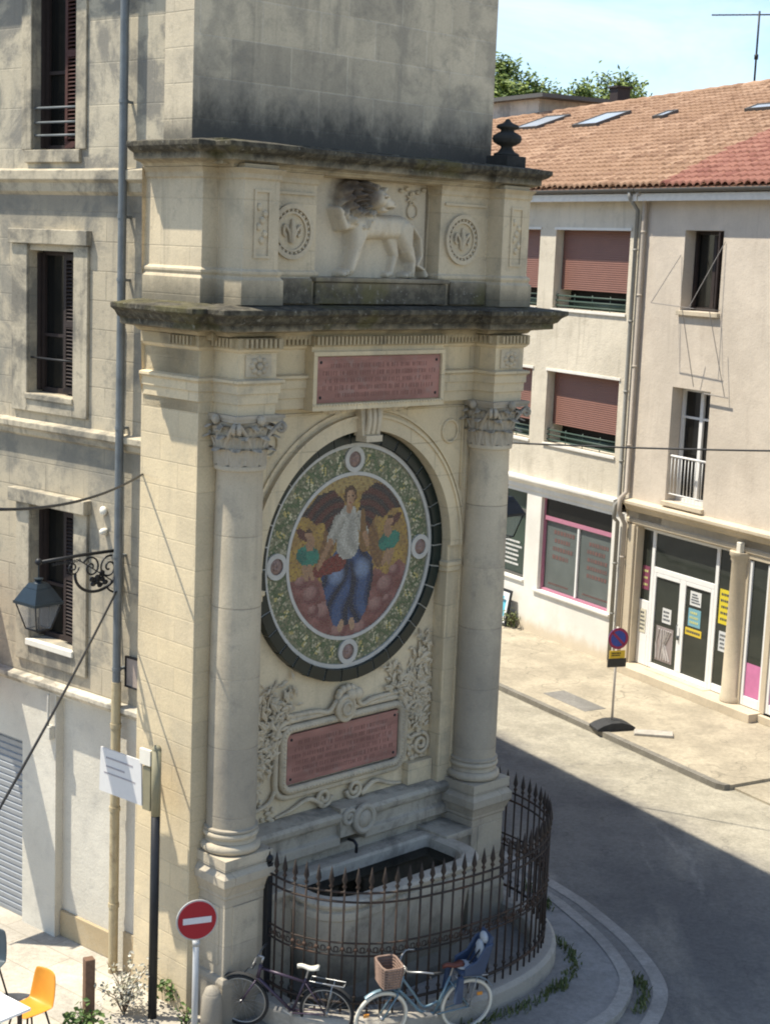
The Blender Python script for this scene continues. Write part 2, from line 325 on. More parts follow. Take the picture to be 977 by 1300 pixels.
# ------------------------------------------------------------------ ground, road, pavements
def RW(x, y, z=0): return FW(KR, AR, x, y, z)
def asphalt():
    t = NT('road_asphalt', .92)
    n = t.noise(.35, 6, .6); c = t.mix(t.mr(n, .35, .65), (.115, .109, .10), (.175, .164, .143))
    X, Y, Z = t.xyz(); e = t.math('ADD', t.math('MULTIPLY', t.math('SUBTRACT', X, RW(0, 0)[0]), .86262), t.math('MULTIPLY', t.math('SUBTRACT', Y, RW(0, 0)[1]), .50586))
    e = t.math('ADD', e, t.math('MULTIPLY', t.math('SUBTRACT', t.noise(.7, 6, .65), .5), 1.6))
    c = t.mix(t.mr(e, -6.0, -4.9), c, t.mix(t.mr(t.noise(1.3, 7, .7), .35, .65), (.25, .228, .175), (.34, .31, .24)))  # dusty strip by the far kerb, with sunlit brightness put into the colour
    c = t.mix(t.math('MULTIPLY', t.mr(t.noise(1, 5, .6, vec=t.map((.9, .22, 1), rot=(0, 0, radians(-30)))), .5, .7), .5), c, (.31, .28, .22))
    v = t.n('ShaderNodeTexVoronoi', feature='DISTANCE_TO_EDGE'); wv = t.n('ShaderNodeVectorMath', operation='ADD'); t.l(t.map((.28, .28, .28)), wv.inputs[0]); no = t.n('ShaderNodeTexNoise'); t.l(t.co, no.inputs['Vector']); no.inputs['Scale'].default_value = .8; no.inputs['Detail'].default_value = 6; t.l(no.outputs['Color'], wv.inputs[1]); t.l(wv.outputs[0], v.inputs['Vector']); v.inputs['Scale'].default_value = 1
    c = t.mix(t.math('MULTIPLY', t.mr(v.outputs['Distance'], .002, .010, 1, 0), t.mr(t.noise(.5, 3), .42, .6, 0, .32)), c, (.05, .047, .042))
    c = t.mix(t.math('MULTIPLY', t.mr(t.noise(.9, 8, .72), .55, .66), .35), c, (.095, .09, .082))
    c = t.mix(t.math('MULTIPLY', t.mr(t.noise(1, 6, .65, vec=t.map((.7, .14, 1), loc=(3, 1, 0), rot=(0, 0, radians(28)))), .60, .70), .55), c, (.36, .335, .28))
    f = t.noise(60, 3, .8); c = t.mix(1, c, t.mix(f, (.60,)*3, (1.40,)*3), 'MULTIPLY')
    c = t.mix(1, c, t.mix(t.mr(t.noise(14, 6, .8), .3, .7), (.80,)*3, (1.2,)*3), 'MULTIPLY')
    c = t.mix(t.math('MULTIPLY', t.mr(t.noise(190, 2, .5), .6, .72), .5), c, (.34, .31, .25))
    t.col(c); t.bump(t.noise(80, 3, .7), .5, .01); return t.m
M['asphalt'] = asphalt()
def paving(name, base, slab=None, rot=0, crack=.3):
    t = NT(name, .9); n = t.noise(.8, 7, .65); c = t.mix(t.mr(n, .35, .66), sc(base, .80), sc(base, 1.12))
    c = t.mix(t.math('MULTIPLY', t.mr(t.noise(2.3, 7, .7, dist=.6), .53, .66), .4), c, sc(base, .62))
    if slab:
        br = t.n('ShaderNodeTexBrick'); t.l(t.map(rot=(0, 0, rot)), br.inputs['Vector']); br.inputs['Scale'].default_value = 1
        br.inputs['Brick Width'].default_value = slab[0]; br.inputs['Row Height'].default_value = slab[1]; br.inputs['Mortar Size'].default_value = .012; br.inputs['Mortar Smooth'].default_value = .5
        br.inputs['Color1'].default_value = (.86, .86, .88, 1); br.inputs['Color2'].default_value = (1.08, 1.06, 1.02, 1); br.inputs['Mortar'].default_value = (.62, .6, .57, 1)
        c = t.mix(.8, c, br.outputs['Color'], 'MULTIPLY')
    else:
        q = t.n('ShaderNodeTexVoronoi', feature='DISTANCE_TO_EDGE'); wv = t.n('ShaderNodeVectorMath', operation='ADD'); t.l(t.map((.30, .30, .3), rot=(0, 0, rot)), wv.inputs[0])
        no = t.n('ShaderNodeTexNoise'); t.l(t.co, no.inputs['Vector']); no.inputs['Scale'].default_value = .9; t.l(t.mix(1, (0, 0, 0), no.outputs['Color']), wv.inputs[1]); t.l(wv.outputs[0], q.inputs['Vector']); q.inputs['Scale'].default_value = 1
        c = t.mix(t.math('MULTIPLY', t.mr(q.outputs['Distance'], .0, .010, 1, 0), crack), c, sc(base, .4))
    f = t.noise(60, 3, .8); c = t.mix(1, c, t.mix(f, (.66,)*3, (1.34,)*3), 'MULTIPLY')
    c = t.mix(1, c, t.mix(t.mr(t.noise(11, 7, .8), .3, .7), (.82,)*3, (1.16,)*3), 'MULTIPLY')
    c = t.mix(t.math('MULTIPLY', t.mr(t.noise(.55, 6, .7, dist=.5), .54, .62), .3), c, sc(base, .55))
    t.col(c); t.bump(t.noise(50, 4, .7), .35, .008); return t.m
M['pave_far'] = paving('far_pavement_concrete', (.35, .305, .225), rot=.3, crack=.55)
M['pave_near'] = paving('near_pavement_concrete', (.235, .225, .205))
M['flag'] = paving('pale_flagstones', (.47, .43, .355), (.95, .6), radians(40))
M['farkerb'] = paving('worn_kerb_stone', (.19, .175, .145)); M['gutterstone'] = paving('gutter_concrete', (.20, .19, .17)); M['kerbstone'] = paving('kerb_stone', (.30, .28, .245))
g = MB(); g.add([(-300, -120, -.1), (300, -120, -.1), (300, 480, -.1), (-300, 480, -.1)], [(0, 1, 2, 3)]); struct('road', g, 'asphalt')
# far pavement (parallel to the houses over the street)
def RW(x, y, z=0): return FW(KR, AR, x, y, z)
def poly_slab(name, pts, z0, z1, mat):
    n = len(pts); b = MB(); b.add([(x, y, z0) for x, y in pts] + [(x, y, z1) for x, y in pts], [tuple(range(n, 2*n))] + [(i, (i+1) % n, n+(i+1) % n, n+i) for i in range(n)]); return struct(name, b, mat)
RP = lambda x, y: RW(x, y)[:2]
poly_slab('far_pavement', [RP(-60, .6), RP(-60, -3.46), RP(7.45, -3.46), RP(7.62, -3.40), RP(7.62, .6)], -.3, 0, 'pave_far')
poly_slab('pavement_apron', [RP(7.62, .6), RP(7.62, -3.3), RP(30, -3.3), RP(30, .6)], -.3, -.06, 'pave_far')
poly_slab('far_kerb', [RP(-60, -3.46), RP(-60, -3.60), RP(7.45, -3.60), RP(7.60, -3.52), RP(7.62, -3.4), RP(7.45, -3.46)], -.3, .012, 'farkerb')
# near pavement, its kerb and the gutter band round the corner
inner = [tuple(p)[:2] for p in spline([(-3.4, 32.9, 0), (1.1, 25.25, 0), (2.62, 22.66, 0), (2.95, 22.0, 0), (3.34, 20.93, 0), (3.51, 19.85, 0), (3.31, 19.05, 0), (2.97, 18.5, 0), (2.2, 17.8, 0), (.8, 16.9, 0), (-1.5, 15.9, 0), (-5, 14.6, 0), (-16, 11, 0)], 8)]
def offset(path, d):
    o = []
    for i, p in enumerate(path):
        a = Vector(path[max(0, i-1)]); b = Vector(path[min(len(path)-1, i+1)]); t = (b-a).normalized(); o.append((p[0]-t.y*d, p[1]+t.x*d))
    return o
def band(name, d0, d1, z0, z1, mat):
    a, b = offset(inner, d0), offset(inner, d1); n = len(a); m = MB()
    m.add([(x, y, z1) for x, y in a] + [(x, y, z1) for x, y in b] + [(x, y, z0) for x, y in b], [f for i in range(n-1) for f in ((i, i+1, n+i+1, n+i), (n+i, n+i+1, 2*n+i+1, 2*n+i))]); return struct(name, m, mat)
poly_slab('near_pavement', offset(inner, -.14) + [(-40, 12), (-40, 60), (-8, 40)], -.3, 0, 'pave_near')
band('near_kerb', -.16, .02, -.3, .012, 'kerbstone'); band('near_gutter', .0, .30, -.2, -.092, 'gutterstone'); band('gutter_edge', .28, .48, -.2, -.085, 'kerbstone')
poly_slab('flagstone_pavement', [FW(KL, AL, -12, .5)[:2], FW(KL, AL, 1.2, .5)[:2], FW(KL, AL, 1.9, 0)[:2], FW(KL, AL, 1.75, -.75)[:2], FW(KL, AL, 2.6, -2.6)[:2], FW(KL, AL, 1.0, -5.2)[:2], FW(KL, AL, -12, -5.2)[:2]], -.1, .004, 'flag')

# ------------------------------------------------------------------ the wall fountain
F = thing('wall_fountain', 'tall carved limestone wall fountain with round mosaic between two columns', 'fountain', KF, AF)
CX = 2.53; CZ = 5.45
w = MB()
w.box(-.15, .62, .48, 1.6, 0, 8.3); w.box(4.44, 5.21, .48, 1.6, 0, 8.3); w.box(-.14, 5.2, .75, 1.6, 7.5, 10.4); w.box(.62, 4.44, .74, 1.6, 0, 7.5)
obj('wall', w, 'flank', F, bevel=.008)
# niche front with the round-headed opening
R = 1.67; nw = MB(); arc = [pi*i/64 for i in range(65)]
for a, b in zip(arc, arc[1:]):
    p, q = (CX+R*cos(a), CZ+R*sin(a)), (CX+R*cos(b), CZ+R*sin(b))
    nw.add([(q[0], .5, q[1]), (p[0], .5, p[1]), (p[0], .5, 7.5), (q[0], .5, 7.5)], [(0, 1, 2, 3)])
    nw.add([(q[0], .5, q[1]), (p[0], .5, p[1]), (p[0], .74, p[1]), (q[0], .74, q[1])], [(3, 2, 1, 0)])
for a, b in ((.6, CX-R), (CX+R, 4.46)): nw.add([(a, .5, 2.0), (b, .5, 2.0), (b, .5, 7.5), (a, .5, 7.5)], [(0, 1, 2, 3)])
for s in (-1, 1): x = CX+s*R; nw.add([(x, .5, 2.0), (x, .74, 2.0), (x, .74, CZ), (x, .5, CZ)], [(0, 1, 2, 3)])
obj('arch_wall', nw, 'lime', F)
pn = MB(); pn.add([(.6, .72, 1.4), (4.46, .72, 1.4), (4.46, .72, 7.4), (.6, .72, 7.4)], [(0, 1, 2, 3)]); obj('niche_wall', pn, 'panel', F)
av = MB(); av.ring(CX, CZ, .455, .5, R, R+.17, 64, 0, pi); av.ring(CX, CZ, .43, .5, R+.17, R+.205, 64, 0, pi); av.ring(CX, CZ, .47, .5, R+.26, R+.30, 64, .22, pi-.22)
obj('archivolt', av, 'lime', F, smooth=True, sharp=35)
for s in (-1, 1):
    x = CX+s*R; im = MB()
    im.run([(x-.2 if s > 0 else .6, .5), (4.46 if s > 0 else x+.2, .5)] if False else ([(x, .72), (x, .5), (4.44, .5)] if s > 0 else [(.62, .5), (x, .5), (x, .72)]), [(0, 5.07), (.03, 5.09), (.03, 5.15), (.05, 5.17), (.05, 5.22), (0, 5.24)]); obj('impost', im, 'lime', F)
for s in (-1, 1):
    sp = MB()
    sp.tube([(CX+s*1.60+.15*cos(a), .49, 7.03+.15*sin(a)) for a in [2*pi*i/24 for i in range(24)]], .022, 6, True)
    sp.tube([(CX+s*.75, .49, 7.37), (CX+s*1.84, .49, 7.37), (CX+s*1.84, .49, 6.2)], .018, 6); obj('spandrel_moulding', sp, 'lime', F, smooth=True)
ks = MB(); ks.prism([(CX-.15, 7.06), (CX+.15, 7.06), (CX+.21, 7.5), (CX-.21, 7.5)], 'y', .36, .52)
for s in (-1, 0, 1): ks.tube([(CX+s*.085, .35-.03*sin(t*pi), 7.10+.36*t) for t in [i/8 for i in range(9)]], .035, 8)
ks.box(CX-.14, CX+.14, .30, .5, 6.99, 7.07)
for s in (-1, 1):
    for k in range(5): ks.sphere((CX+s*(.30+.1*k), .48, 7.40+.02*sin(k*2)), (.07, .035, .05), 8, 5)
obj('keystone', ks, 'carved', F, smooth=True, sharp=40)

# columns
def leaf_strip(b, ang, cx, cy, r0, z0, h, wd, curl, lean):
    n = 7; v = []
    for i in range(n+1):
        t = i/n; rad = r0+lean*t*t+(curl*max(0, t-.62)/.38*1.0 if t > .62 else 0); z = z0+h*(sin(min(1, t/.85)*pi/2)) - (.10*h*((t-.8)/.2) if t > .8 else 0)
        ww = wd*(.75+.5*sin(pi*min(1, t*1.15)))*(1 if t < .8 else 1-.55*(t-.8)/.2)
        for k, dr in ((-1, -.012), (-.5, .012), (0, -.006 if i < n else 0), (.5, .012), (1, -.012)):
            a = ang+k*ww/2/max(.2, rad); jag = .018*(1 if (i % 2) else -1) if abs(k) == 1 else 0
            v.append((cx+(rad+dr)*cos(a+jag), cy+(rad+dr)*sin(a+jag), z))
    f = [(i*5+j, i*5+j+1, (i+1)*5+j+1, (i+1)*5+j) for i in range(n) for j in range(4)]
    b.add(v, f); b.add([(x+.014*cos(ang), y+.014*sin(ang), z-.012) for x, y, z in v], [q[::-1] for q in f])
def column(cx, cy):
    sh = MB(); z0, z1 = 2.40, 6.84
    prof = []
    for i in range(25):
        t = i/24; r = .305-.028*max(0, (t-.33)/.67)**1.6
        prof.append((r, z0+.04+(z1-z0-.1)*t))
    prof = [(.335, z0), (.335, z0+.025)] + prof + [(.285, 6.79), (.305, 6.80), (.312, 6.825), (.305, 6.85), (.28, 6.86)]
    sh.lathe(prof, cx, cy, 40); col = obj('column', sh, 'column', F, smooth=True, sharp=40)
    bs = MB(); bs.box(cx-.37, cx+.37, cy-.37, cy+.37, 1.985, 2.12)
    tor = lambda r, zc, h, k=8: [(r-h/2+h/2*cos(-pi/2+pi*i/k), zc+h/2*sin(-pi/2+pi*i/k)) for i in range(k+1)]
    bs.lathe(tor(.375, 2.185, .125) + [(.318, 2.255), (.305, 2.29)] + tor(.345, 2.345, .085) + [(.325, 2.392), (.31, 2.405)], cx, cy, 40)
    obj('column_base', bs, 'base', col, smooth=True, sharp=35)
    cp = MB(); cp.lathe([(.27, 6.855), (.275, 7.0), (.285, 7.15), (.315, 7.30), (.345, 7.37)], cx, cy, 32)
    for i in range(9): leaf_strip(cp, 2*pi*i/9+pi/8, cx, cy, .290, 6.86, .21, .225, .10, .03)
    for i in range(9): leaf_strip(cp, 2*pi*i/9-pi/40, cx, cy, .290, 6.88, .345, .215, .12, .04)
    for i in range(12): leaf_strip(cp, 2*pi*i/12+pi/12, cx, cy, .305, 7.04, .30, .15, .09, .05)
    for i in range(4):
        a = pi/4+i*pi/2; u = Vector((cos(a), sin(a), 0)); w2 = Vector((-sin(a), cos(a), 0))
        for s in (-1, 1):
            pts = [Vector((cx, cy, 0))+u*(.27+.20*t)+w2*s*(.13*(1-t)+.02)+Vector((0, 0, 7.08+.28*t**.7)) for t in [k/6 for k in range(7)]]
            cen = pts[-1]+Vector((0, 0, -.062))+u*.0
            pts += [cen+u*(.06*(1-k/14))*sin(k*.62)+Vector((0, 0, .06*(1-k/14)*cos(k*.62)))+w2*s*.01 for k in range(1, 13)]
            cp.tube(pts, [.026]*len(pts), 6)
    for i in range(4):
        a = i*pi/2; u = Vector((cos(a), sin(a), 0)); w2 = Vector((-sin(a), cos(a), 0)); c0 = Vector((cx, cy, 0))
        for s in (-1, 1): cp.tube([c0+u*(.35-.01)+w2*s*(.03+.05*sin(k*.6)*(1-k/16))+Vector((0, 0, 7.29+.05*cos(k*.6)*(1-k/16))) for k in range(14)], .014, 5)
        cp.sphere(c0+u*.37+Vector((0, 0, 7.40)), (.055, .055, .06), 8, 6)
    ab = []
    for i in range(4):
        a = i*pi/2-pi/4; 
        for k in range(9):
            t = k/8; p = Vector((cos(a), sin(a)))*(.50)*(1-t)+Vector((cos(a+pi/2), sin(a+pi/2)))*.50*t
            p = p*(1-.07*sin(pi*t)); ab.append((cx+p.x, cy+p.y))
    cp.prism(ab, 'z', 7.375, 7.415); cp.prism([(cx+(x-cx)*1.04, cy+(y-cy)*1.04) for x, y in ab], 'z', 7.415, 7.455)
    obj('capital', cp, 'capital', col, smooth=True, sharp=24)
    pd = MB(); h = .32; q = [(cx-h, cy+.4), (cx-h, cy-h), (cx+h, cy-h), (cx+h, cy+.4)]
    pd.box(cx-h, cx+h, cy-h, cy+.4, 0, 1.9)
    pd.run(q, [(0, 1.60), (.02, 1.62), (.02, 1.66), (.03, 1.68), (.06, 1.76), (.085, 1.80), (.085, 1.90), (.06, 1.93), (.03, 1.975), (-.1, 1.985)])
    pd.run(q, [(0, .62), (.03, .60), (.05, .55), (.05, .0)])
    pd.box(cx-h+.12, cx+h-.12, cy-h-.012, cy, .75, 1.5); pd.box(cx-h-.012, cx, cy-h+.1, cy+.2, .75, 1.5)
    obj('pedestal', pd, 'base', col, bevel=.008)
for cx in (.34, 4.72): column(cx, .30)

# entablature
PATH = [(-.15, 1.55), (-.15, .48), (.06, .48), (.06, .02), (.62, .02), (.62, .40), (4.44, .40), (4.44, .02), (5.0, .02), (5.0, .48), (5.21, .48), (5.21, 1.55)]
en = MB(); en.run(PATH, [(0, 7.45), (0, 7.58), (.02, 7.585), (.02, 7.70), (.04, 7.705), (.04, 7.80), (.075, 7.83), (.075, 7.86), (0, 7.88), (0, 8.17), (.03, 8.19), (.05, 8.22)])
for a, b, c, e in ((-.14, .61, .47, .75), (.07, .61, .03, .5), (.6, 4.46, .41, .8), (4.45, 4.99, .03, .5), (4.46, 5.2, .47, .75)): en.box(a, b, c, e, 7.452, 8.25)
obj('architrave', en, 'lime', F)
def dentils(b, p, q, z0, z1, d=.05, wd=.035, gap=.03):
    p, q = Vector((*p, 0)), Vector((*q, 0)); L = (q-p).length; u = (q-p)/L; nn = Vector((u.y, -u.x, 0)); k = int(L/(wd+gap)); st = L/k
    Rm = Matrix(((u.x, nn.x, 0), (u.y, nn.y, 0), (0, 0, 1)))
    for i in range(k): b.obox(p+u*(st*(i+.5))+nn*d/2+Vector((0, 0, (z0+z1)/2)), (wd, d, z1-z0), Rm)
dn = MB(); dn.run(PATH, [(.04, 8.21), (.055, 8.22), (.055, 8.34), (0, 8.35)])
for p, q in ((PATH[0], PATH[1]), (PATH[3], PATH[4]), (PATH[2], PATH[3]), (PATH[5], PATH[6]), (PATH[6], PATH[7]), (PATH[7], PATH[8])):
    u = (Vector(q)-Vector(p)).normalized(); nn = Vector((u.y, -u.x))*.055
    if p == PATH[0]: p = (p[0], .95)
    dentils(dn, Vector(p)+nn, Vector(q)+nn, 8.235, 8.335)
obj('dentil_course', dn, 'cornice', F)
CPATH = [(x, .18) if y == .02 else (x, y) for x, y in PATH]
co = MB(); co.run(CPATH, [(.05, 8.345), (.12, 8.36), (.15, 8.40), (.36, 8.43), (.36, 8.50), (.40, 8.52), (.44, 8.58), (.50, 8.62), (.50, 8.675), (.1, 8.72), (-.3, 8.73)])
co.box(-.1, 5.16, .3, 1.6, 8.3, 8.725); obj('cornice', co, 'corona', F, bevel=.006)
for cx in (.34, 4.72):
    fr = MB()
    fr.run([(cx-.19, .02), (cx+.19, .02)], [(0, 7.90), (.02, 7.90), (.02, 8.15), (0, 8.15)])
    for k in range(8): fr.sphere((cx+.10*cos(k*pi/4), .0, 8.025+.075*sin(k*pi/4)), (.045, .03, .04), 8, 5)
    fr.sphere((cx, -.01, 8.025), (.045, .04, .045), 8, 6)
    obj('rosette', fr, 'carved', F, smooth=True, sharp=40)

# inscription plaques: rows of worn letters that cannot be read in the photograph
def plaque_mat(name, c):
    t = NT(name, .55); k = t.mix(t.mr(t.noise(1.4, 6, .6, vec=t.map((.6, 1, 3))), .35, .65), sc(c, .75), sc(c, 1.25)); k = t.mix(t.math('MULTIPLY', t.mr(t.noise(7, 6, .7), .5, .72), .5), k, (.27, .21, .18))
    t.col(k); return t.m
M['plaque'] = plaque_mat('red_marble', (.29, .14, .11)); M['letter'] = plain('worn_letters', (.20, .095, .075), .7)
def plaque(name, x0, x1, z0, z1, y, rows, label):
    b = MB(); b.box(x0, x1, y, y+.04, z0, z1); p = obj(name, b, 'plaque', F, bevel=.006, label=label)
    t = MB(); n = len(rows); hh = (z1-z0)*.80/n
    for i, fr_ in enumerate(rows):
        z = z1-(z1-z0)*.12-hh*(i+.5); ww = (x1-x0)*fr_; x = (x0+x1)/2-ww/2
        while x < (x0+x1)/2+ww/2:
            l = random.uniform(.012, .03); k = hh*random.uniform(.26, .34)
            t.box(x, x+.008, y-.003, y+.001, z-k, z+k)
            if random.random() < .6: t.box(x+.0085, x+l, y-.003, y+.001, z-k if random.random() < .5 else z+k-.009, z-k+.009 if random.random() < .0 else z+k)
            x += l+random.choice((.018, .018, .02, .05))
    obj('lettering', t, 'letter', p)
    s = MB()
    for x in (x0+.07, x1-.07):
        for z in (z0+.07, z1-.07): s.lathe([(.001, 0), (.022, 0), (.018, .012), (.001, .018)], 0, 0, 10); 
    v = []; k = 0
    s2 = MB()
    for x in (x0+.07, x1-.07):
        for z in (z0+.07, z1-.07): s2.sphere((x, y, z), (.02, .014, .02), 8, 6)
    obj('stud', s2, 'iron', p, smooth=True)
    return p
cb = MB(); cb.box(1.40, 3.70, .28, .5, 7.43, 8.215); obj('plaque_block', cb, 'lime', F, bevel=.006)
plaque('inscription_plaque', 1.47, 3.63, 7.52, 8.09, .262, (.78, .9, .86, .9, .7), 'upper reddish inscription plaque under the cornice')
pf = MB()
for a, b, c, e in ((1.40, 3.70, 7.43, 7.51), (1.40, 3.70, 8.10, 8.15), (1.40, 1.46, 7.512, 8.098), (3.64, 3.70, 7.512, 8.098)): pf.box(a, b, .235, .285, c, e)
for i in range(45): pf.sphere((1.43+2.24*i/44, .235, 7.495), .018, 6, 4)
obj('plaque_frame', pf, 'lime', F, smooth=True, sharp=30)
d2 = MB(); d2.box(1.40, 3.70, .245, .5, 8.217, 8.34); dentils(d2, (1.40, .245), (3.70, .245), 8.235, 8.335); obj('dentil_course', d2, 'cornice', F)

# round mosaic
def tess_mat(name, rough=.35):
    t = NT(name, rough); a = t.n('ShaderNodeAttribute', attribute_name='tint'); t.col(a.outputs['Color']); t.b.inputs['Specular IOR Level'].default_value = .45; t.bump(t.noise(30, 3), .15, .01); return t.m
M['tess'] = tess_mat('mosaic_tesserae'); M['grout'] = plain('mosaic_grout', (.22, .20, .16), .9); M['ringwhite'] = plain('grey_marble_border', (.44, .42, .37), .6, var=.15); M['ringgreen'] = plain('green_glazed_tile', (.006, .013, .011), .3, var=.6, scale=4, spec=.35)
def tinted(name, quads, cols, mat, parent):
    me = bpy.data.meshes.new(name); v = [p for q in quads for p in q]; me.from_pydata(v, [], [tuple(range(4*i, 4*i+4)) for i in range(len(quads))])
    at = me.color_attributes.new('tint', 'FLOAT_COLOR', 'CORNER')
    at.data.foreach_set('color', [x for c in cols for _ in range(4) for x in (*c, 1)])
    me.materials.append(M[mat]); o = bpy.data.objects.new(name, me); C.objects.link(o); o.parent = parent; return o
def ell(x, z, cx, cz, rx, rz, rot=0):
    dx, dz = x-cx, z-cz; u = dx*cos(rot)+dz*sin(rot); q = -dx*sin(rot)+dz*cos(rot); return (u/rx)**2+(q/rz)**2
def cap(x, z, a, b, r0, r1):
    ax, az = a; bx, bz = b; dx, dz = bx-ax, bz-az; t = max(0, min(1, ((x-ax)*dx+(z-az)*dz)/(dx*dx+dz*dz+1e-9))); return hypot(x-ax-dx*t, z-az-dz*t)-(r0+(r1-r0)*t)
def inpoly(x, z, P):
    c = False
    for (x0, z0), (x1, z1) in zip(P, P[1:]+P[:1]):
        if (z0 > z) != (z1 > z) and x < (x1-x0)*(z-z0)/(z1-z0)+x0: c = not c
    return c
WL = [(-.16, .50), (-.14, .74), (-.34, .90), (-.60, .84), (-.88, .60), (-.74, .56), (-.62, .46), (-.50, .50), (-.38, .30)]; WR = [(.10, .50), (.16, .80), (.42, .95), (.70, .84), (.92, .56), (.74, .58), (.58, .46), (.44, .50), (.30, .32)]
SK = [(-.26, .10), (.22, .12), (.40, -.06), (.43, -.30), (.34, -.72), (.20, -.92), (-.26, -.90), (-.38, -.62), (-.50, -.26), (-.44, -.06)]
def blend(a, b, t): return tuple(x*(1-t)+y*t for x, y in zip(a, b))
def figure(x, z):
    """a plain seated draped figure with broad wings, small winged attendants with green cloths, ochre ground, red-brown cloud"""
    s = sin(x*17+z*9)*.5+sin(z*23-x*11)*.5; q = sin(x*61+z*37)*.5+sin(z*71-x*43)*.5
    c = (.36+.06*s, .225+.045*s, .062)
    if q > .55: c = (.25, .14, .05)
    if z > .84: c = (.38, .27, .10) if q < .4 else (.28, .18, .07)
    for sg in (-1, 1):
        if cap(x, z, (sg*.30, .42), (sg*.52, -.10), .13, .10) < .02*s: c = (.17, .085, .04) if q < .2 else (.24, .13, .05)
    cl = -.14+.07*sin(x*7+1)+.05*sin(x*16)
    if z < cl-.12*abs(x): c = (.22+.06*s, .085+.035*s, .075+.03*s)
    for ex, ez, er in ((-.66, -.44, .15), (.66, -.46, .16), (-.44, -.68, .16), (.50, -.72, .15), (.82, -.28, .11), (-.84, -.26, .11), (-.16, -.98, .14), (.22, -.99, .14), (-.62, -.66, .1), (.70, -.66, .09)):
        e = ell(x, z, ex, ez, er, er*.8)
        if e < 1: c = blend((.36, .20, .17), (.17, .06, .06), min(1, ell(x, z, ex-.04, ez+.05, er, er*.85)))
    for W in (WL, WR):
        if inpoly(x, z, W):
            f = sin(hypot(x, z-.3)*38+atan2(z-.3, abs(x))*9); c = (.095, .030, .027) if f > .2 else (.05, .022, .022) if f > -.5 else (.032, .026, .032)
    for sg, ax, az in ((-1, -.74, .34), (1, .70, .40)):
        if ell(x, z, ax+sg*.10, az+.02, .13, .055, sg*.7) < 1: c = (.10, .035, .03)
        if ell(x, z, ax, az-.26, .20, .13, sg*.25) < 1: c = (.03, .20, .14) if s+q*.4 > -.2 else (.018, .13, .10)
        if cap(x, z, (ax-.03*sg, az-.14), (ax-.04*sg, az-.05), .07, .06) < 0: c = (.33, .19, .11)
        if cap(x, z, (ax-sg*.02, az-.42), (ax-sg*.10, az-.56), .05, .035) < 0 or cap(x, z, (ax+sg*.05, az-.42), (ax+sg*.01, az-.56), .05, .035) < 0: c = (.36, .21, .12)
        if ell(x, z, ax, az+.02, .062, .070) < 1: c = (.37, .21, .12) if z < az+.045 else (.08, .04, .025)
    if inpoly(x, z, SK):
        f = sin(x*19+z*6*(1 if x > 0 else -1)+1.5*sin(z*7)); c = (.018, .040, .105) if f < .2 else (.045, .085, .185)
        if f < -.7: c = (.010, .016, .042)
        for kx, kz in ((-.24, -.22), (.22, -.18)):
            e = ell(x, z, kx, kz, .17, .16)
            if e < 1: c = blend((.20, .26, .37), c, e)
    if cap(x, z, (-.56, -.14), (-.20, -.06), .085, .12) < 0: c = (.19, .035, .03) if q < .3 else (.12, .02, .02)
    if cap(x, z, (-.06, .54), (-.05, .16), .15, .20) < 0: c = blend((.33, .31, .26), (.47, .44, .37), .5+.5*sin(x*24+z*14+2*sin(z*9)))
    if cap(x, z, (-.22, .48), (-.34, .26), .10, .08) < 0: c = blend((.30, .28, .23), (.45, .42, .35), .5+.5*sin(x*30-z*22))
    if cap(x, z, (.13, .50), (.24, .30), .085, .07) < 0: c = (.40, .37, .30) if q < .3 else (.26, .24, .2)
    if cap(x, z, (.24, .10), (.20, .58), .07, .035) < 0: c = (.20, .105, .04)
    if cap(x, z, (-.36, .22), (-.56, -.10), .05, .035) < 0 or cap(x, z, (.25, .26), (.30, .14), .05, .04) < 0: c = (.36, .20, .11)
    if cap(x, z, (-.05, .62), (-.04, .68), .05, .05) < 0: c = (.36, .20, .11)
    if ell(x, z, -.035, .81, .115, .125) < 1: c = (.09, .045, .025)
    if ell(x, z, -.03, .775, .075, .105) < 1:
        c = (.42, .25, .145)
        if x > .0: c = (.33, .18, .10)
        if abs(z-.795) < .012 and .018 < abs(x+.03) < .052: c = (.07, .035, .02)
        if abs(z-.715) < .011 and abs(x+.03) < .024: c = (.24, .07, .05)
    if cap(x, z, (-.12, -.88), (-.14, -.95), .05, .045) < 0 or cap(x, z, (.06, -.88), (.08, -.95), .05, .045) < 0: c = (.40, .25, .15)
    return c
mo = MB(); mo.ring(CX, CZ, .672, .72, .02, 1.49, 96); mos = obj('mosaic', mo, 'grout', F, label='round mosaic of a winged draped figure in a foliage border')
qs, cs = [], []; st = .0215; N = int(1.08/st)
for i in range(-N, N+1):
    for j in range(-N, N+1):
        x, z = i*st+random.uniform(-.002, .002), j*st+random.uniform(-.002, .002)
        if hypot(x, z) > 1.06: continue
        h = st*.46; y = .668+random.uniform(-.0012, .0012); k = random.uniform(.82, 1.18)
        qs.append(((CX+x-h, y, CZ+z-h), (CX+x+h, y, CZ+z-h), (CX+x+h, y, CZ+z+h), (CX+x-h, y, CZ+z+h))); cs.append(tuple(q*k*.86 for q in figure(x, z)))
tinted('picture', qs, cs, 'tess', mos)
qs, cs = [], []
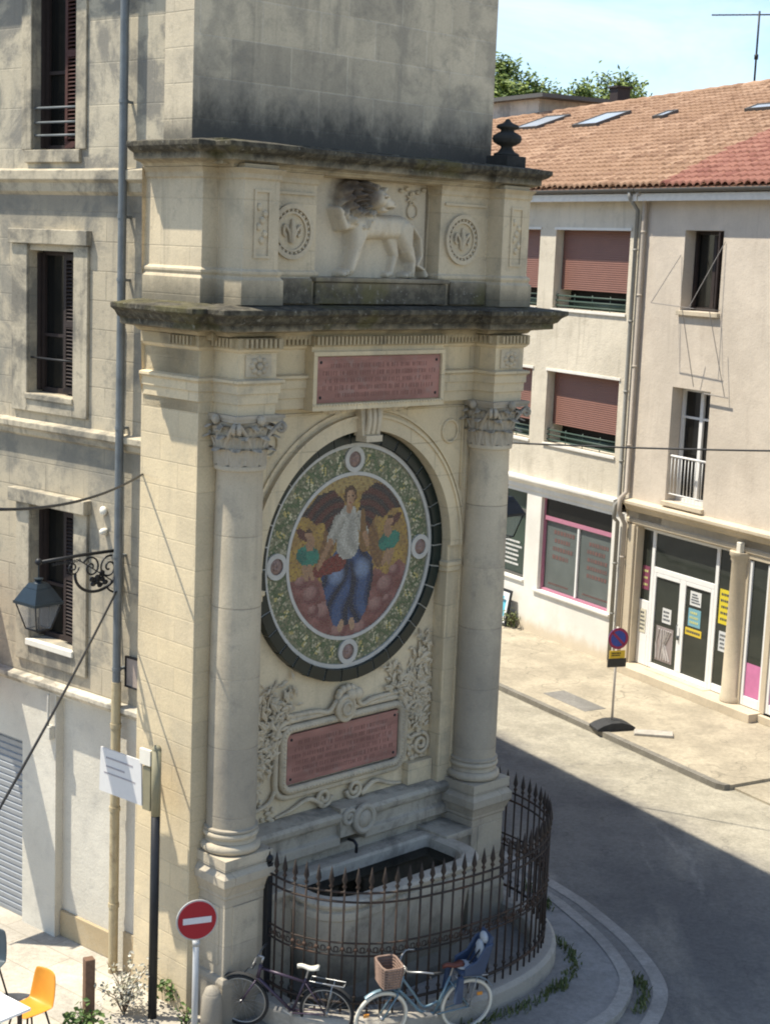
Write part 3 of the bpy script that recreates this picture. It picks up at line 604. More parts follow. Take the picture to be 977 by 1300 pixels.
for ir in range(12):
    r = 1.125+ir*.0265; n = int(2*pi*r/.027)
    for k in range(n):
        a = 2*pi*(k+.5*(ir % 2))/n; da = pi/n*.9; y = .668
        t = a*r; v = sin(a*44+2.2*sin(a*22))*.55; rel = (r-1.27)/.16
        stem = abs(rel-.45*sin(a*30)) < .16; bud = ell((a*30) % (2*pi)-pi, rel, 0, .0, .9, .55) < 1
        c = (.19, .18, .105)
        if stem: c = (.07, .105, .045)
        elif bud: c = (.40, .33, .12) if random.random() < .6 else (.46, .42, .27)
        elif random.random() < .45: c = (.10, .125, .065)
        elif random.random() < .3: c = (.36, .33, .22)
        kk = random.uniform(.78, 1.22)
        qs.append(tuple((CX+(r+dr)*cos(a+s*da), y, CZ+(r+dr)*sin(a+s*da)) for s, dr in ((-1, -.012), (1, -.012), (1, .012), (-1, .012)))); cs.append(tuple(q*kk for q in c))
tinted('foliage_border', qs, cs, 'tess', mos)
bd = MB(); bd.ring(CX, CZ, .655, .70, 1.065, 1.112, 96); bd.ring(CX, CZ, .645, .70, 1.435, 1.49, 96); obj('marble_border', bd, 'ringwhite', mos, smooth=True, sharp=40)
for k in range(4):
    a = k*pi/2; x, z = CX+1.275*cos(a), CZ+1.275*sin(a); b = MB(); b.ring(x, z, .640, .70, .105, .17, 32); b.ring(x, z, .66, .70, .0, .06, 24); rd_ = obj('roundel', b, 'ringwhite', mos, smooth=True, sharp=40)
    b = MB(); b.ring(x, z, .655, .70, .001, .105, 24)
    for q in range(5): b.sphere((x+.03*cos(q*1.3), .655, z+.04*sin(q*1.3)), (.03, .012, .03), 8, 5)
    obj('relief_head', b, plain('roundel_stone', (.25, .17, .14), .7, var=.4, scale=14), rd_, smooth=True)
rg = MB(); NV = 34
for k in range(NV): rg.ring(CX, CZ, .60, .72, 1.495, 1.655, 5, 2*pi*(k+.035)/NV, 2*pi*(k+.965)/NV)
obj('glazed_ring', rg, 'ringgreen', F, bevel=.004); jr = MB(); jr.ring(CX, CZ, .615, .72, 1.5, 1.65, 96); obj('ring_bed', jr, 'ringwhite', F)

# lower plaque, its carved frame and the carved branches either side
plaque('inscription_plaque', 1.53, 3.53, 2.54, 3.21, .655, (.8, .86, .9, .84, .9, .6), 'lower reddish inscription plaque in a rounded carved frame')
def rrect(x0, x1, z0, z1, r, y, n=6):
    P = []
    for cx, cz, a in ((x1-r, z1-r, 0), (x0+r, z1-r, pi/2), (x0+r, z0+r, pi), (x1-r, z0+r, 3*pi/2)): P += [(cx+r*cos(a+pi/2*i/n), y, cz+r*sin(a+pi/2*i/n)) for i in range(n+1)]
    return P
cf = MB(); cf.tube(rrect(1.46, 3.60, 2.46, 3.29, .15, .66), .055, 8, True); cf.tube(rrect(1.36, 3.70, 2.37, 3.39, .2, .69), .045, 8, True); 
for p in rrect(1.46, 3.60, 2.46, 3.29, .15, .62, 3): pass
P_ = rrect(1.46, 3.60, 2.46, 3.29, .13, .612, 4)
for (a, b) in zip(P_, P_[1:]+P_[:1]):
    a, b = Vector(a), Vector(b); k = max(1, int((b-a).length/.055))
    for i in range(k): cf.sphere(a+(b-a)*i/k, .019, 6, 4)
obj('carved_frame', cf, 'carved', F, smooth=True)
ct = MB(); cx = CX; cz = 3.42
ct.sphere((cx-.04, .64, cz), (.17, .08, .19), 16, 10); ct.tube([(cx-.04+.15*cos(a), .60, cz+.16*sin(a)) for a in [2*pi*i/24 for i in range(24)]], .03, 8, True); ct.tube([(cx-.04+.075*cos(a), .565, cz+.08*sin(a)) for a in [2*pi*i/16 for i in range(16)]], .025, 8, True)
for s in (-1, 1):
    ct.tube(spline([(cx+s*.16, .64, cz+.12), (cx+s*.3, .66, cz-.02), (cx+s*.5, .67, cz+.02), (cx+s*.9, .69, cz+.03), (cx+s*1.1, .69, cz+.06)], 5), .035, 7)
    ct.sphere((cx+.12+s*.06, .62, cz+.16), (.09, .07, .09), 10, 8); ct.tube(spiral(cx+s*1.12, cz+.16, .68, .12, .02, 1.6, -pi/2, 30, s), .028, 7)
for k in range(7): a = pi*k/6; ct.sphere((cx+.02+.16*cos(a), .65, cz+.16+.10*sin(a)), (.05, .05, .06), 8, 6)
obj('cartouche', ct, 'carved', F, smooth=True)
def branch(x0, z0, tips, region, n, seed, name):
    rnd = random.Random(seed); b = MB()
    for tx, tz in tips: b.tube(spline([(x0, .70, z0), ((x0*2+tx)/3+rnd.uniform(-.08, .08), .68, z0+(tz-z0)*.4), (tx, .69, tz)], 6), [.03-.016*i/12 for i in range(13)], 6)
    k = 0
    while k < n:
        tx, tz = rnd.choice(tips); t = rnd.uniform(.18, 1.05); x = x0+(tx-x0)*t+rnd.gauss(0, .075); z = z0+(tz-z0)*t+rnd.gauss(0, .075)
        if not (region[0] < x < region[1] and region[2] < z < region[3]) or hypot(x-CX, z-CZ) < 1.72: k += .2; continue
        a = rnd.uniform(0, 2*pi); l = rnd.uniform(.05, .10); wd = l*rnd.uniform(.32, .5); y = .72-rnd.uniform(.01, .085)
        u = Vector((cos(a), rnd.uniform(-.35, .2), sin(a))).normalized(); v = Vector((-sin(a), rnd.uniform(-.3, .3), cos(a))).normalized(); c = Vector((x, y, z)); m = Vector((0, -.02, 0))
        b.add([c-u*l, c-v*wd, c+u*l, c+v*wd, c+m, c+Vector((0, .03, 0))], [(0, 1, 4), (1, 2, 4), (2, 3, 4), (3, 0, 4), (1, 0, 5), (2, 1, 5), (3, 2, 5), (0, 3, 5)]); k += 1
    obj(name, b, 'carved', F)
branch(1.05, 2.55, [(.92, 4.0), (1.25, 3.9), (1.62, 3.85), (1.02, 3.4), (1.40, 3.55), (.85, 3.0), (1.1, 3.7)], (.80, 1.78, 2.3, 4.1), 330, 3, 'carved_branch')
branch(3.98, 2.75, [(4.1, 4.25), (3.92, 4.1), (3.55, 3.85), (3.75, 3.7), (4.08, 3.6), (3.35, 3.75), (4.0, 3.9)], (3.2, 4.17, 2.6, 4.4), 330, 5, 'carved_branch')
sv = MB(); sv.tube(spiral(4.02, 2.62, .68, .16, .03, 1.7, pi*.5, 40, -1), .03, 7); sv.tube([(3.72, .68, 2.80), (3.8, .68, 2.74), (3.9, .68, 2.77), (4.02, .68, 2.78)], .032, 7)
for k in range(17): sv.sphere((random.uniform(3.75, 4.1), .705, random.uniform(2.42, 2.62)), (random.uniform(.03, .06), .03, random.uniform(.02, .05)), 8, 5)
obj('scroll', sv, 'carved', F, smooth=True)
sv = MB(); sv.tube(spiral(.98, 2.5, .68, .15, .03, 1.6, pi*.5, 40, 1), .03, 7); sv.tube(spline([(.85, .68, 2.28), (1.05, .67, 2.3), (1.25, .67, 2.36), (1.36, .68, 2.5)], 5), .03, 7)
for k in range(20): sv.sphere((random.uniform(.85, 1.35), .705, random.uniform(2.1, 2.42)), (random.uniform(.03, .06), .03, random.uniform(.02, .05)), 8, 5)
obj('scroll', sv, 'carved', F, smooth=True)
for s in (-1, 1):
    sv = MB(); sv.tube(spiral(CX+s*.22 if s > 0 else 2.2, 2.24, .66, .14, .03, 1.6, pi if s > 0 else 0, 40, s), .032, 7); sv.tube(spline([(CX+s*.35, .66, 2.14), (CX+s*.6, .66, 2.27), (CX+s*.9, .68, 2.17), (CX+s*1.15, .69, 2.12)], 6), [.04-.022*i/18 for i in range(19)], 7); obj('scroll', sv, 'carved', F, smooth=True)
bl = MB(); bl.box(3.72, 4.19, .60, .73, 2.09, 2.40); obj('corner_block', bl, 'lime', F, bevel=.006)
# shelf with the spout mask, wall below it
for a, b in ((.66, 2.34), (2.80, 4.40)):
    sh = MB(); sh.prism([(.74, 1.90), (.46, 1.90), (.42, 1.95), (.40, 2.02), (.44, 2.06), (.62, 2.09), (.74, 2.095)], 'x', a, b)
    sh.prism([(.74, 1.58), (.47, 1.58), (.45, 1.61), (.45, 1.72), (.50, 1.75), (.50, 1.895), (.74, 1.895)], 'x', a, b-.003); obj('shelf', sh, 'shelf', F, bevel=.012)
sh = MB(); sh.box(.66, 4.40, .55, .74, .9, 1.579); obj('basin_back', sh, 'shelf', F, bevel=.012)
sm = MB(); sm.prism([(CX-.22, 1.72), (CX+.24, 1.72), (CX+.26, 2.12), (CX-.24, 2.12)], 'y', .42, .7)
sm.tube([(CX+.14+.16*cos(a), .36, 1.93+.17*sin(a)) for a in [2*pi*i/24 for i in range(24)]], .045, 8, True); sm.sphere((CX+.14, .40, 1.93), (.14, .10, .15), 16, 10); sm.tube(spiral(CX-.1, 1.98, .40, .12, .02, 1.5, 0, 30), .035, 7)
obj('spout_mask', sm, 'shelf', F, smooth=True, sharp=40)
pp = MB(); pp.tube([(CX-.06, .44, 1.66), (CX-.06, .33, 1.67), (CX-.06, .28, 1.63), (CX-.06, .28, 1.52)], .022, 8); obj('spout_pipe', pp, 'iron', F, smooth=True)
def rr_loop(x0, x1, y0, y1, rf, rb, n=7):
    P = []
    for cx, cy, r, a in ((x1-rf, y0+rf, rf, -pi/2), (x1-rb, y1-rb, rb, 0), (x0+rb, y1-rb, rb, pi/2), (x0+rf, y0+rf, rf, pi)): P += [(cx+r*cos(a+pi/2*i/n), cy+r*sin(a+pi/2*i/n)) for i in range(n+1)]
    return P
ba = MB(); loops = []
for dx, z in ((-.02, .0), (-.02, .16), (-.08, .20), (-.16, .26), (-.14, .55), (-.09, .95), (-.06, 1.12), (-.05, 1.18), (-.01, 1.21), (0, 1.26), (0, 1.31), (-.035, 1.33), (-.02, 1.36), (.02, 1.385), (.03, 1.42), (.0, 1.455), (-.03, 1.46), (-.17, 1.46), (-.20, 1.43), (-.24, 1.0)):
    loops.append([(x, y, z) for x, y in rr_loop(1.08-dx, 3.98+dx, -.79-dx, .44+dx, .52+dx*.8, max(.06, .18+dx*.8))])
n = len(loops[0]); ba.add([p for l in loops for p in l], [(i*n+j, i*n+(j+1) % n, (i+1)*n+(j+1) % n, (i+1)*n+j) for i in range(len(loops)-1) for j in range(n)])
bas = obj('basin', ba, 'basin', F, smooth=True, sharp=35)
t = NT('dark_water', .08); t.b.inputs['Specular IOR Level'].default_value = .12; t.col((.006, .0055, .004)); t.bump(t.noise(4, 2), .08, .02); M['water'] = t.m
wa = MB(); lp = rr_loop(1.27, 3.79, -.6, .25, .4, .08); wa.add([(x, y, 1.31) for x, y in lp], [tuple(range(len(lp)))]); obj('water', wa, 'water', bas)
for a, b in ((3.90, 4.42), (.64, 1.14)):
    be = MB(); be.box(a, b, .02, .56, 0, 1.40); be.box(a-.02 if a > 2 else a, b if a > 2 else b+.02, -.03, .56, 1.402, 1.50); obj('bench_block', be, 'shelf', F, bevel=.015)
be = MB(); be.box(1.145, 3.895, .38, .56, 0, 1.44); obj('rear_block', be, 'shelf', F, bevel=.015)

# attic with the lion
APATH = [(-.15, 1.55), (-.15, .48), (.08, .48), (.08, .02), (.60, .02), (.60, .30), (4.46, .30), (4.46, .02), (4.98, .02), (4.98, .48), (5.21, .48), (5.21, 1.55)]
at = MB(); at.run(APATH, [(.04, 8.72), (.04, 9.02), (.015, 9.05), (.03, 9.08), (.03, 9.11), (0, 9.13), (0, 10.14), (.02, 10.16), (.02, 10.22), (.05, 10.25), (0, 10.27)]) if False else None
def seg(b, path, prof): b.run(path, prof)
dado = [(.05, 8.72), (.05, 9.0), (.02, 9.04), (.035, 9.07), (.035, 9.10), (0, 9.125), (0, 10.12), (.02, 10.14), (.02, 10.19), (.06, 10.25), (0, 10.26)]
seg(at, APATH[:6] + [(1.42, .30), (1.42, .52)], dado); seg(at, [(3.56, .52), (3.56, .30)] + APATH[6:], dado)
at.box(-.13, .59, .49, .9, 8.72, 10.4); at.box(.09, .59, .03, .6, 8.72, 10.3); at.box(.59, 1.41, .31, .8, 8.72, 10.3); at.box(3.57, 4.47, .31, .8, 8.72, 10.3); at.box(4.47, 4.97, .03, .6, 8.72, 10.3); at.box(4.47, 5.19, .49, .9, 8.72, 10.4); at.box(1.40, 3.58, .54, .8, 8.72, 10.4); at.box(1.40, 3.58, .33, .56, 10.24, 10.35)
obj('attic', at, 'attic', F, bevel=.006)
for x0, x1, y, z0, z1 in ((.22, .46, .02, 9.25, 10.02), (4.60, 4.84, .02, 9.25, 10.02)):
    fp = MB()
    for a, b, c, e in ((x0, x1, z0, z0+.03), (x0, x1, z1-.03, z1), (x0, x0+.03, z0+.031, z1-.031), (x1-.03, x1, z0+.031, z1-.031)): fp.box(a, b, y-.02, y+.02, c, e)
    for k in range(6): fp.sphere(((x0+x1)/2+.05*sin(k*2.1), .015, 9.45+.075*k), (.04, .03, .045), 8, 5)
    if x0 < 2: fp.box(.66, 1.38, .27, .33, 10.0, 10.03)
    else: fp.box(3.62, 4.40, .27, .33, 10.0, 10.03)
    obj('panel_moulding', fp, 'attic', F)
for x in (1.03, 3.97):
    b = MB(); z = 9.57
    b.ring(x, z, .26, .33, .27, .325, 40); b.ring(x, z, .275, .33, .21, .235, 40)
    for k in range(24): b.sphere((x+.253*cos(2*pi*k/24), .285, z+.253*sin(2*pi*k/24)), (.022, .02, .022), 6, 4)
    b.tube([(x, .285, z-.13), (x, .27, z), (x, .285, z+.15)], [.03, .05, .012], 8)
    for s in (-1, 1): b.tube(spline([(x+s*.02, .285, z-.12), (x+s*.05, .275, z-.01), (x+s*.12, .275, z+.07), (x+s*.13, .285, z-.02), (x+s*.09, .29, z-.05)], 4), .022, 6)
    b.sphere((x, .28, z-.05), (.06, .03, .025), 8, 5); obj('stone_medallion', b, 'carved', F, smooth=True, sharp=40)
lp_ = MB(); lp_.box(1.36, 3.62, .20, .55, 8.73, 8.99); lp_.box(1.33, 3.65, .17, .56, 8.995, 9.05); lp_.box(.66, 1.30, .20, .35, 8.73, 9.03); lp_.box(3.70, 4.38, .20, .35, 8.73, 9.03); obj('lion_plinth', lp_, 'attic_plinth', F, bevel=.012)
# lion in relief: one swelling surface from tapered limbs
LI = [((2.22, 9.68), (2.52, 9.68), .185, .155, .19), ((2.52, 9.68), (2.98, 9.68), .150, .155, .16), ((2.20, 9.62), (2.15, 9.38), .15, .085, .20), ((2.15, 9.38), (2.06, 9.14), .08, .062, .19), ((2.06, 9.12), (1.95, 9.085), .06, .05, .17),
      ((2.10, 9.72), (1.94, 9.66), .10, .06, .17), ((1.94, 9.66), (1.85, 9.82), .055, .05, .19), ((1.85, 9.83), (1.82, 9.87), .055, .04, .2), ((3.0, 9.64), (3.07, 9.42), .165, .09, .18), ((3.08, 9.42), (3.16, 9.27), .085, .055, .17), ((3.16, 9.27), (3.15, 9.12), .05, .045, .16), ((3.15, 9.10), (3.05, 9.085), .055, .045, .15),
      ((2.84, 9.54), (2.92, 9.34), .10, .06, .09), ((2.92, 9.34), (2.86, 9.14), .055, .045, .08), ((2.86, 9.11), (2.78, 9.085), .045, .04, .08), ((3.13, 9.72), (3.30, 9.56), .034, .032, .13), ((3.30, 9.56), (3.33, 9.34), .032, .03, .13), ((3.33, 9.34), (3.26, 9.22), .03, .03, .13), ((3.26, 9.22), (3.38, 9.17), .03, .032, .13), ((3.38, 9.17), (3.42, 9.10), .034, .05, .13),
      ((2.42, 10.03), (2.53, 10.01), .145, .115, .27), ((2.55, 9.97), (2.63, 9.95), .095, .078, .28), ((2.36, 10.14), (2.38, 10.17), .04, .03, .25), ((2.51, 10.12), (2.53, 10.15), .03, .025, .25), ((2.50, 9.90), (2.57, 9.885), .05, .04, .23), ((2.46, 10.06), (2.54, 10.05), .035, .025, .29)]
MA = [(2.13, 10.04, .23, .20), (2.05, 9.88, .18, .19), (2.26, 9.84, .22, .20), (2.34, 10.14, .20, .10), (2.22, 9.72, .13, .15), (2.06, 9.76, .09, .12)]
def lion_h(x, z):
    h = 0
    for a, b, r0, r1, d in LI:
        s = cap(x, z, a, b, r0, r1); rr = (r0+r1)/2
        if s < 0: h = max(h, d*(max(0, 1-(1+max(s, -rr)/rr)**3.2))**.5)
    if ell(x, z, 2.6, 9.68, .40, .15) < 1: h += .010*sin((x-2.2)*46+z*12)*max(0, 1-ell(x, z, 2.62, 9.64, .30, .17))
    mh = 0
    for ax, az, rx, rz in MA:
        e = ell(x, z, ax, az, rx, rz)
        if e < 1: mh = max(mh, .25*(1-e)**.4)
    if mh > 0 and min(cap(x, z, (2.45, 10.01), (2.61, 9.96), .145, .085), 1) > 0:
        ang = atan2(z-9.95, x-2.44); rad = hypot(x-2.44, z-9.95); w1 = sin(ang*9+rad*26+sin(rad*31)*1.1); h = max(h, mh*(.74+.22*w1+.13*sin(ang*23-rad*40)))
    if ell(x, z, 2.485, 10.035, .024, .014) < 1 or ell(x, z, 2.58, 9.912, .055, .010) < 1 or ell(x, z, 2.63, 9.96, .014, .010) < 1: h -= .06
    for px, pz in ((1.98, 9.08), (2.02, 9.085), (3.08, 9.08), (3.12, 9.08)):
        if ell(x, z, px, pz, .008, .04) < 1: h -= .04
    return h
G = MB(); nx, nz_ = 260, 160; x0, x1, z0, z1 = 1.46, 3.53, 9.05, 10.24
for j in range(nz_+1):
    for i in range(nx+1):
        x = x0+(x1-x0)*i/nx; z = z0+(z1-z0)*j/nz_; G.v.append((x, .52-lion_h(x, z)*1.15, z))
G.f = [(j*(nx+1)+i, j*(nx+1)+i+1, (j+1)*(nx+1)+i+1, (j+1)*(nx+1)+i) for j in range(nz_) for i in range(nx)]
obj('lion_relief', G, 'lion', F, smooth=True)
em = MB()
for k in range(7): a = 2*pi*k/7; em.tube([(3.20, .50, 10.06), (3.20+.09*cos(a), .49, 10.06+.09*sin(a))], [.02, .008], 6)
em.tube([(3.24+.09*cos(a), .50, 9.90+.09*sin(a)) for a in [2*pi*i/20 for i in range(20)]], .01, 6, True)
for k in range(5): em.sphere((3.03+.1*k, .50, 10.15+.03*sin(k*2)), (.045, .03, .03), 8, 5)
obj('carved_emblem', em, 'carved', F, smooth=True)
ac = MB(); ac.run([(x, .21) if y == .02 else (x, y) for x, y in APATH], [(.0, 10.245), (.05, 10.255), (.08, 10.29), (.20, 10.33), (.20, 10.40), (.26, 10.43), (.30, 10.47), (.30, 10.525), (.05, 10.56), (-.4, 10.57)]); ac.box(-.1, 5.16, .2, 1.6, 10.28, 10.565); obj('attic_cornice', ac, 'attic_corona', F, bevel=.006)
ur = MB(); ux, uy = 4.83, .36; ur.box(ux-.19, ux+.19, uy-.19, uy+.19, 10.56, 10.70)
ur.lathe([(0.172, 10.702), (0.172, 10.73), (0.117, 10.752), (0.078, 10.804), (0.078, 10.826), (0.117, 10.841), (0.179, 10.878), (0.199, 10.923), (0.187, 10.967), (0.125, 11.004), (0.09, 11.019), (0.09, 11.045), (0.148, 11.063), (0.156, 11.082), (0.133, 11.108), (0.07, 11.13), (0.039, 11.152), (0.035, 11.174), (0.001, 11.189)], ux, uy, 24); obj('urn_finial', ur, 'urn', F, smooth=True, sharp=35, bevel=.01)

# ------------------------------------------------------------------ the tall house that rises behind the fountain
T = thing('tall_house', 'tall stained stone house rising behind the fountain top', 'house', KF, AF)
th = MB(); fp_ = [(-.03, .86), (5.08, .86), (5.08+.247*14, .86+.969*14), (1.0, 15)]
a, b = fp_[0], fp_[1]; th.add([(a[0], .86, 10.4), (b[0], .86, 10.4), (b[0], .86, 12.92), (a[0], .86, 12.92)], [(0, 1, 2, 3)]); obj('front_wall', th, 'upper', T)
ts = MB(); q = [fp_[1], fp_[2], fp_[3], (.95, 1.44), (-.03, 1.40), fp_[0]]
for p, r in zip(q, q[1:]): ts.add([(p[0], p[1], 10.3), (r[0], r[1], 10.3), (r[0], r[1], 12.92), (p[0], p[1], 12.92)], [(0, 1, 2, 3)])
obj('side_wall', ts, 'upper_side', T)
tr = MB(); q = [(-.03, .86), (5.12, .86), (8.56, 14.4), (1.0, 15)]; c = (3.2, 7.5, 14.2); tr.add([(*p, 12.92) for p in q] + [c], [(0, 1, 4), (1, 2, 4), (2, 3, 4), (3, 0, 4)])
us = MB(); us.box(-.02, 3.6, .88, 8, 12.921, 16.2); obj('added_shade_storey', us, 'upper_side', T)  # unseen storey above the frame, added so its shadow covers the road
M['tile'] = plain('roof_tile_plain', (.36, .19, .11), .85, var=.25); obj('roof', tr, 'tile', T)
# lamp on the far flank, seen past the right column
def lantern(name, label, wall_pt, rotz, arm, z_top, drop, simple=False, metal='lampmetal', size=.68):
    """wall lantern; local x runs out from the wall"""
    t = thing(name, label, 'lantern', wall_pt, rotz, )
    b = MB(); b.box(0, .04, -.04, .04, z_top-.62, z_top+.08); b.tube([(0, 0, z_top), (arm*.5, 0, z_top+.005), (arm, 0, z_top-.01)], .022, 8); b.sphere((arm, 0, z_top), .045, 10, 8)
    if arm > .5:
        k = .62; cx, cz = .36, z_top-.24
        b.tube([(cx+.33*cos(a), 0, cz+.24*sin(a)) for a in [pi*1.03+i*pi*1.0/20 for i in range(21)]], .02, 7)
        b.tube(spiral(.16, z_top-.20, 0, .15, .02, 1.6, pi*.6, 34, -1), .013, 6); b.tube(spiral(.44, z_top-.17, 0, .14, .02, 1.5, pi*.2, 34, 1), .013, 6); b.tube(spiral(.72, z_top-.14, 0, .09, .015, 1.4, pi, 26, 1), .011, 6); b.tube(spiral(.30, z_top-.36, 0, .09, .015, 1.5, 0, 26, 1), .012, 6)
        for i in range(9): b.sphere((.24+.06*(i % 4)+random.uniform(-.02, .02), random.uniform(-.02, .02), z_top-.38+.07*(i//4)+random.uniform(-.03, .03)), (.045, .02, .035), 7, 5)
        b.tube(spline([(.03, 0, z_top-.55), (.14, 0, z_top-.5), (.2, 0, z_top-.44)], 5), .014, 6); b.tube([(.04, 0, z_top-.42), (.62, 0, z_top-.06)], .008, 5)
        for i in range(10): b.tube(spiral(.62+.045*i, z_top-.06, 0, .022, .006, 1.1, i, 10), .006, 4)
    obj('bracket', b, 'iron', t, smooth=True)
    zt = z_top-drop; K_ = size
    def shrink(bb): bb.v = [(arm+(x-arm)*K_, y*K_, zt+(z-zt)*K_ if z < zt+.021 else z) for x, y, z in bb.v]
    def ring4(h0, h1, za, zb, bb): bb.add([(arm+i*h0, j*h0, za) for i, j in ((-1, -1), (1, -1), (1, 1), (-1, 1))] + [(arm+i*h1, j*h1, zb) for i, j in ((-1, -1), (1, -1), (1, 1), (-1, 1))], [(0, 1, 5, 4), (1, 2, 6, 5), (2, 3, 7, 6), (3, 0, 4, 7), (4, 5, 6, 7), (3, 2, 1, 0)])
    h = MB(); h.tube([(arm, 0, z_top), (arm, 0, zt)], .012, 6); h.lathe([(.02, zt+.02), (.09, zt), (.06, zt-.05), (.10, zt-.09)], arm, 0, 14); ring4(.17, .12, zt-.16, zt-.08, h); ring4(.30, .175, zt-.40, zt-.165, h); ring4(.315, .315, zt-.45, zt-.402, h); shrink(h); obj('hood', h, metal, t)
    gl = MB(); ring4(.15, .27, zt-.90, zt-.452, gl) if not simple else ring4(.12, .25, zt-.86, zt-.452, gl)
    fb = MB(); 
    for i, j in ((-1, -1), (1, -1), (1, 1), (-1, 1)): fb.tube([(arm+i*.28, j*.28, zt-.45), (arm+i*.155, j*.155, zt-.91)], .013, 5)
    for i in range(4): a, b2 = [((-1, -1), (1, -1), (1, 1), (-1, 1))[q % 4] for q in (i, i+1)]; fb.tube([(arm+a[0]*.155, a[1]*.155, zt-.91), (arm+b2[0]*.155, b2[1]*.155, zt-.91)], .013, 5)
    fb.lathe([(.02, zt-1.0), (.045, zt-.97), (.02, zt-.93), (.015, zt-.9)], arm, 0, 10)
    for i, j in ((-1, -1), (1, -1), (1, 1), (-1, 1)): fb.tube([(arm, 0, zt-.95), (arm+i*.155, j*.155, zt-.91)], .01, 5)
    fb.tube([(arm, 0, zt-.93), (arm, 0, zt-.7)], .015, 6); shrink(fb); obj('cage', fb, 'iron', t, smooth=True)
    tg = MB()
    for k in range(4):
        c0 = ((-1, -1), (1, -1), (1, 1), (-1, 1)); a, b2 = c0[k], c0[(k+1) % 4]
        tg.add([(arm+a[0]*.15, a[1]*.15, zt-.90), (arm+b2[0]*.15, b2[1]*.15, zt-.90), (arm+b2[0]*.27, b2[1]*.27, zt-.452), (arm+a[0]*.27, a[1]*.27, zt-.452)], [(0, 1, 2, 3)])
    shrink(tg)
    obj('panes', tg, 'clearglass', t)
    return t
t = NT('clear_lantern_glass', .05); tb = t.n('ShaderNodeBsdfTransparent'); ms = t.n('ShaderNodeMixShader'); ms.inputs[0].default_value = .16; t.l(tb.outputs[0], ms.inputs[1]); t.l(t.b.outputs[0], ms.inputs[2]); t.col((.5, .5, .5)); t.l(ms.outputs[0], t.t.nodes['Material Output'].inputs[0]); M['clearglass'] = t.m
p = FW(KF, AF, 5.21, .66); lantern('wall_lantern', 'black lantern on the far flank of the fountain behind the right column', p, AF, .30, 6.16, .10, True, 'iron', .70)

# ------------------------------------------------------------------ left house
H = thing('stone_house', 'old weathered stone house left of the fountain with shuttered windows', 'house', KL, AL)
OP = [(-1.86, -.98, 10.48, 12.85), (-1.92, -.98, 7.38, 9.22), (-1.86, -.94, 4.09, 5.90), (-5.16, -4.28, 10.48, 12.85), (-5.22, -4.28, 7.38, 9.22), (-5.16, -4.24, 4.09, 5.9)]
hw = MB(); hw.wall(-14, .72, 9.95, 14.0, 0, .3, [o for o in OP if o[2] > 10]); obj('upper_wall', hw, 'house_up', H)
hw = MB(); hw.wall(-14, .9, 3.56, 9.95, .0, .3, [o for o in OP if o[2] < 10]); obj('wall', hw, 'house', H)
lw = MB(); lw.wall(-14, 1.45, 0, 3.56, 0, .13, [(-1.32, -.04, 0, 3.40), (-4.9, -2.04, 0, 2.61)]); obj('ground_floor_wall', lw, 'plaster', H)
rc = MB(); rc.add([(-1.34, .13, 0), (-.02, .13, 0), (-.02, .13, 3.42), (-1.34, .13, 3.42)], [(0, 1, 2, 3)]); rc.add([(-14, .6, 0), (.8, .6, 0), (.8, .6, 13.4), (-14, .6, 13.4)], [(0, 1, 2, 3)]); obj('recess_wall', rc, 'plaster', H)
oc = MB(); oc.box(-1.315, -.045, .085, .135, .006, .37); oc.box(.12, 1.4, -.03, .02, .006, .56); obj('plinth', oc, 'ochre', H, bevel=.01)
tm = MB()
prof = lambda z, h, d: [(0, z), (d*.4, z+h*.15), (d*.55, z+h*.5), (d, z+h*.62), (d, z+h), (0, z+h+.03)]
tm.run([(-14, 0), (.66, 0)], prof(9.92, .30, .13)); tm.run([(-14, 0), (.66, 0)], prof(6.80, .2, .11)); obj('string_course', tm, 'house_trim', H, bevel=.008)
lg = MB(); lg.run([(-14, 0), (.58, 0)], [(0, 3.42), (.05, 3.44), (.06, 3.47), (.11, 3.50), (.11, 3.565), (0, 3.59)]); obj('ledge', lg, 'ledge', H, bevel=.01)
ev = MB(); ev.run([(-14, 0), (.72, 0)], [(0, 13.45), (.2, 13.6), (.48, 13.7), (.48, 13.8), (-.2, 13.9)]); obj('eave', ev, 'house_trim', H)
rf = MB(); rf.add([(-14, -.5, 13.8), (.72, -.5, 13.8), (.72, 2.5, 14.6), (-14, 2.5, 14.6)], [(0, 1, 2, 3)]); obj('roof', rf, 'tile', H)
sb = MB(); sb.add([(-14, 0, 0), (-14, 8, 0), (-14, 8, 14), (-14, 0, 14)], [(0, 1, 2, 3)]); obj('gable_wall', sb, 'house', H)
def louvre(b, c0, u, w_, z0, z1, n):
    """louvred leaf from c0 along u"""
    u = Vector(u).normalized(); nn = Vector((-u.y, u.x, 0)); Rm = Matrix(((u.x, nn.x, 0), (u.y, nn.y, 0), (0, 0, 1)))
    c0 = Vector(c0)
    for s, ww in ((.03, .06), (w_-.03, .06)): b.obox(c0+u*s+Vector((0, 0, (z0+z1)/2)), (ww, .035, z1-z0), Rm)
    for z in (z0+.04, (z0+z1)/2, z1-.04): b.obox(c0+u*(w_/2)+Vector((0, 0, z)), (w_-.12, .034, .08), Rm)
    T2 = Rm @ Matrix.Rotation(radians(35), 3, 'X')
    for i in range(n): b.obox(c0+u*(w_/2)+Vector((0, 0, z0+.1+(z1-z0-.2)*(i+.5)/n)), (w_-.12, .04, .008), T2)
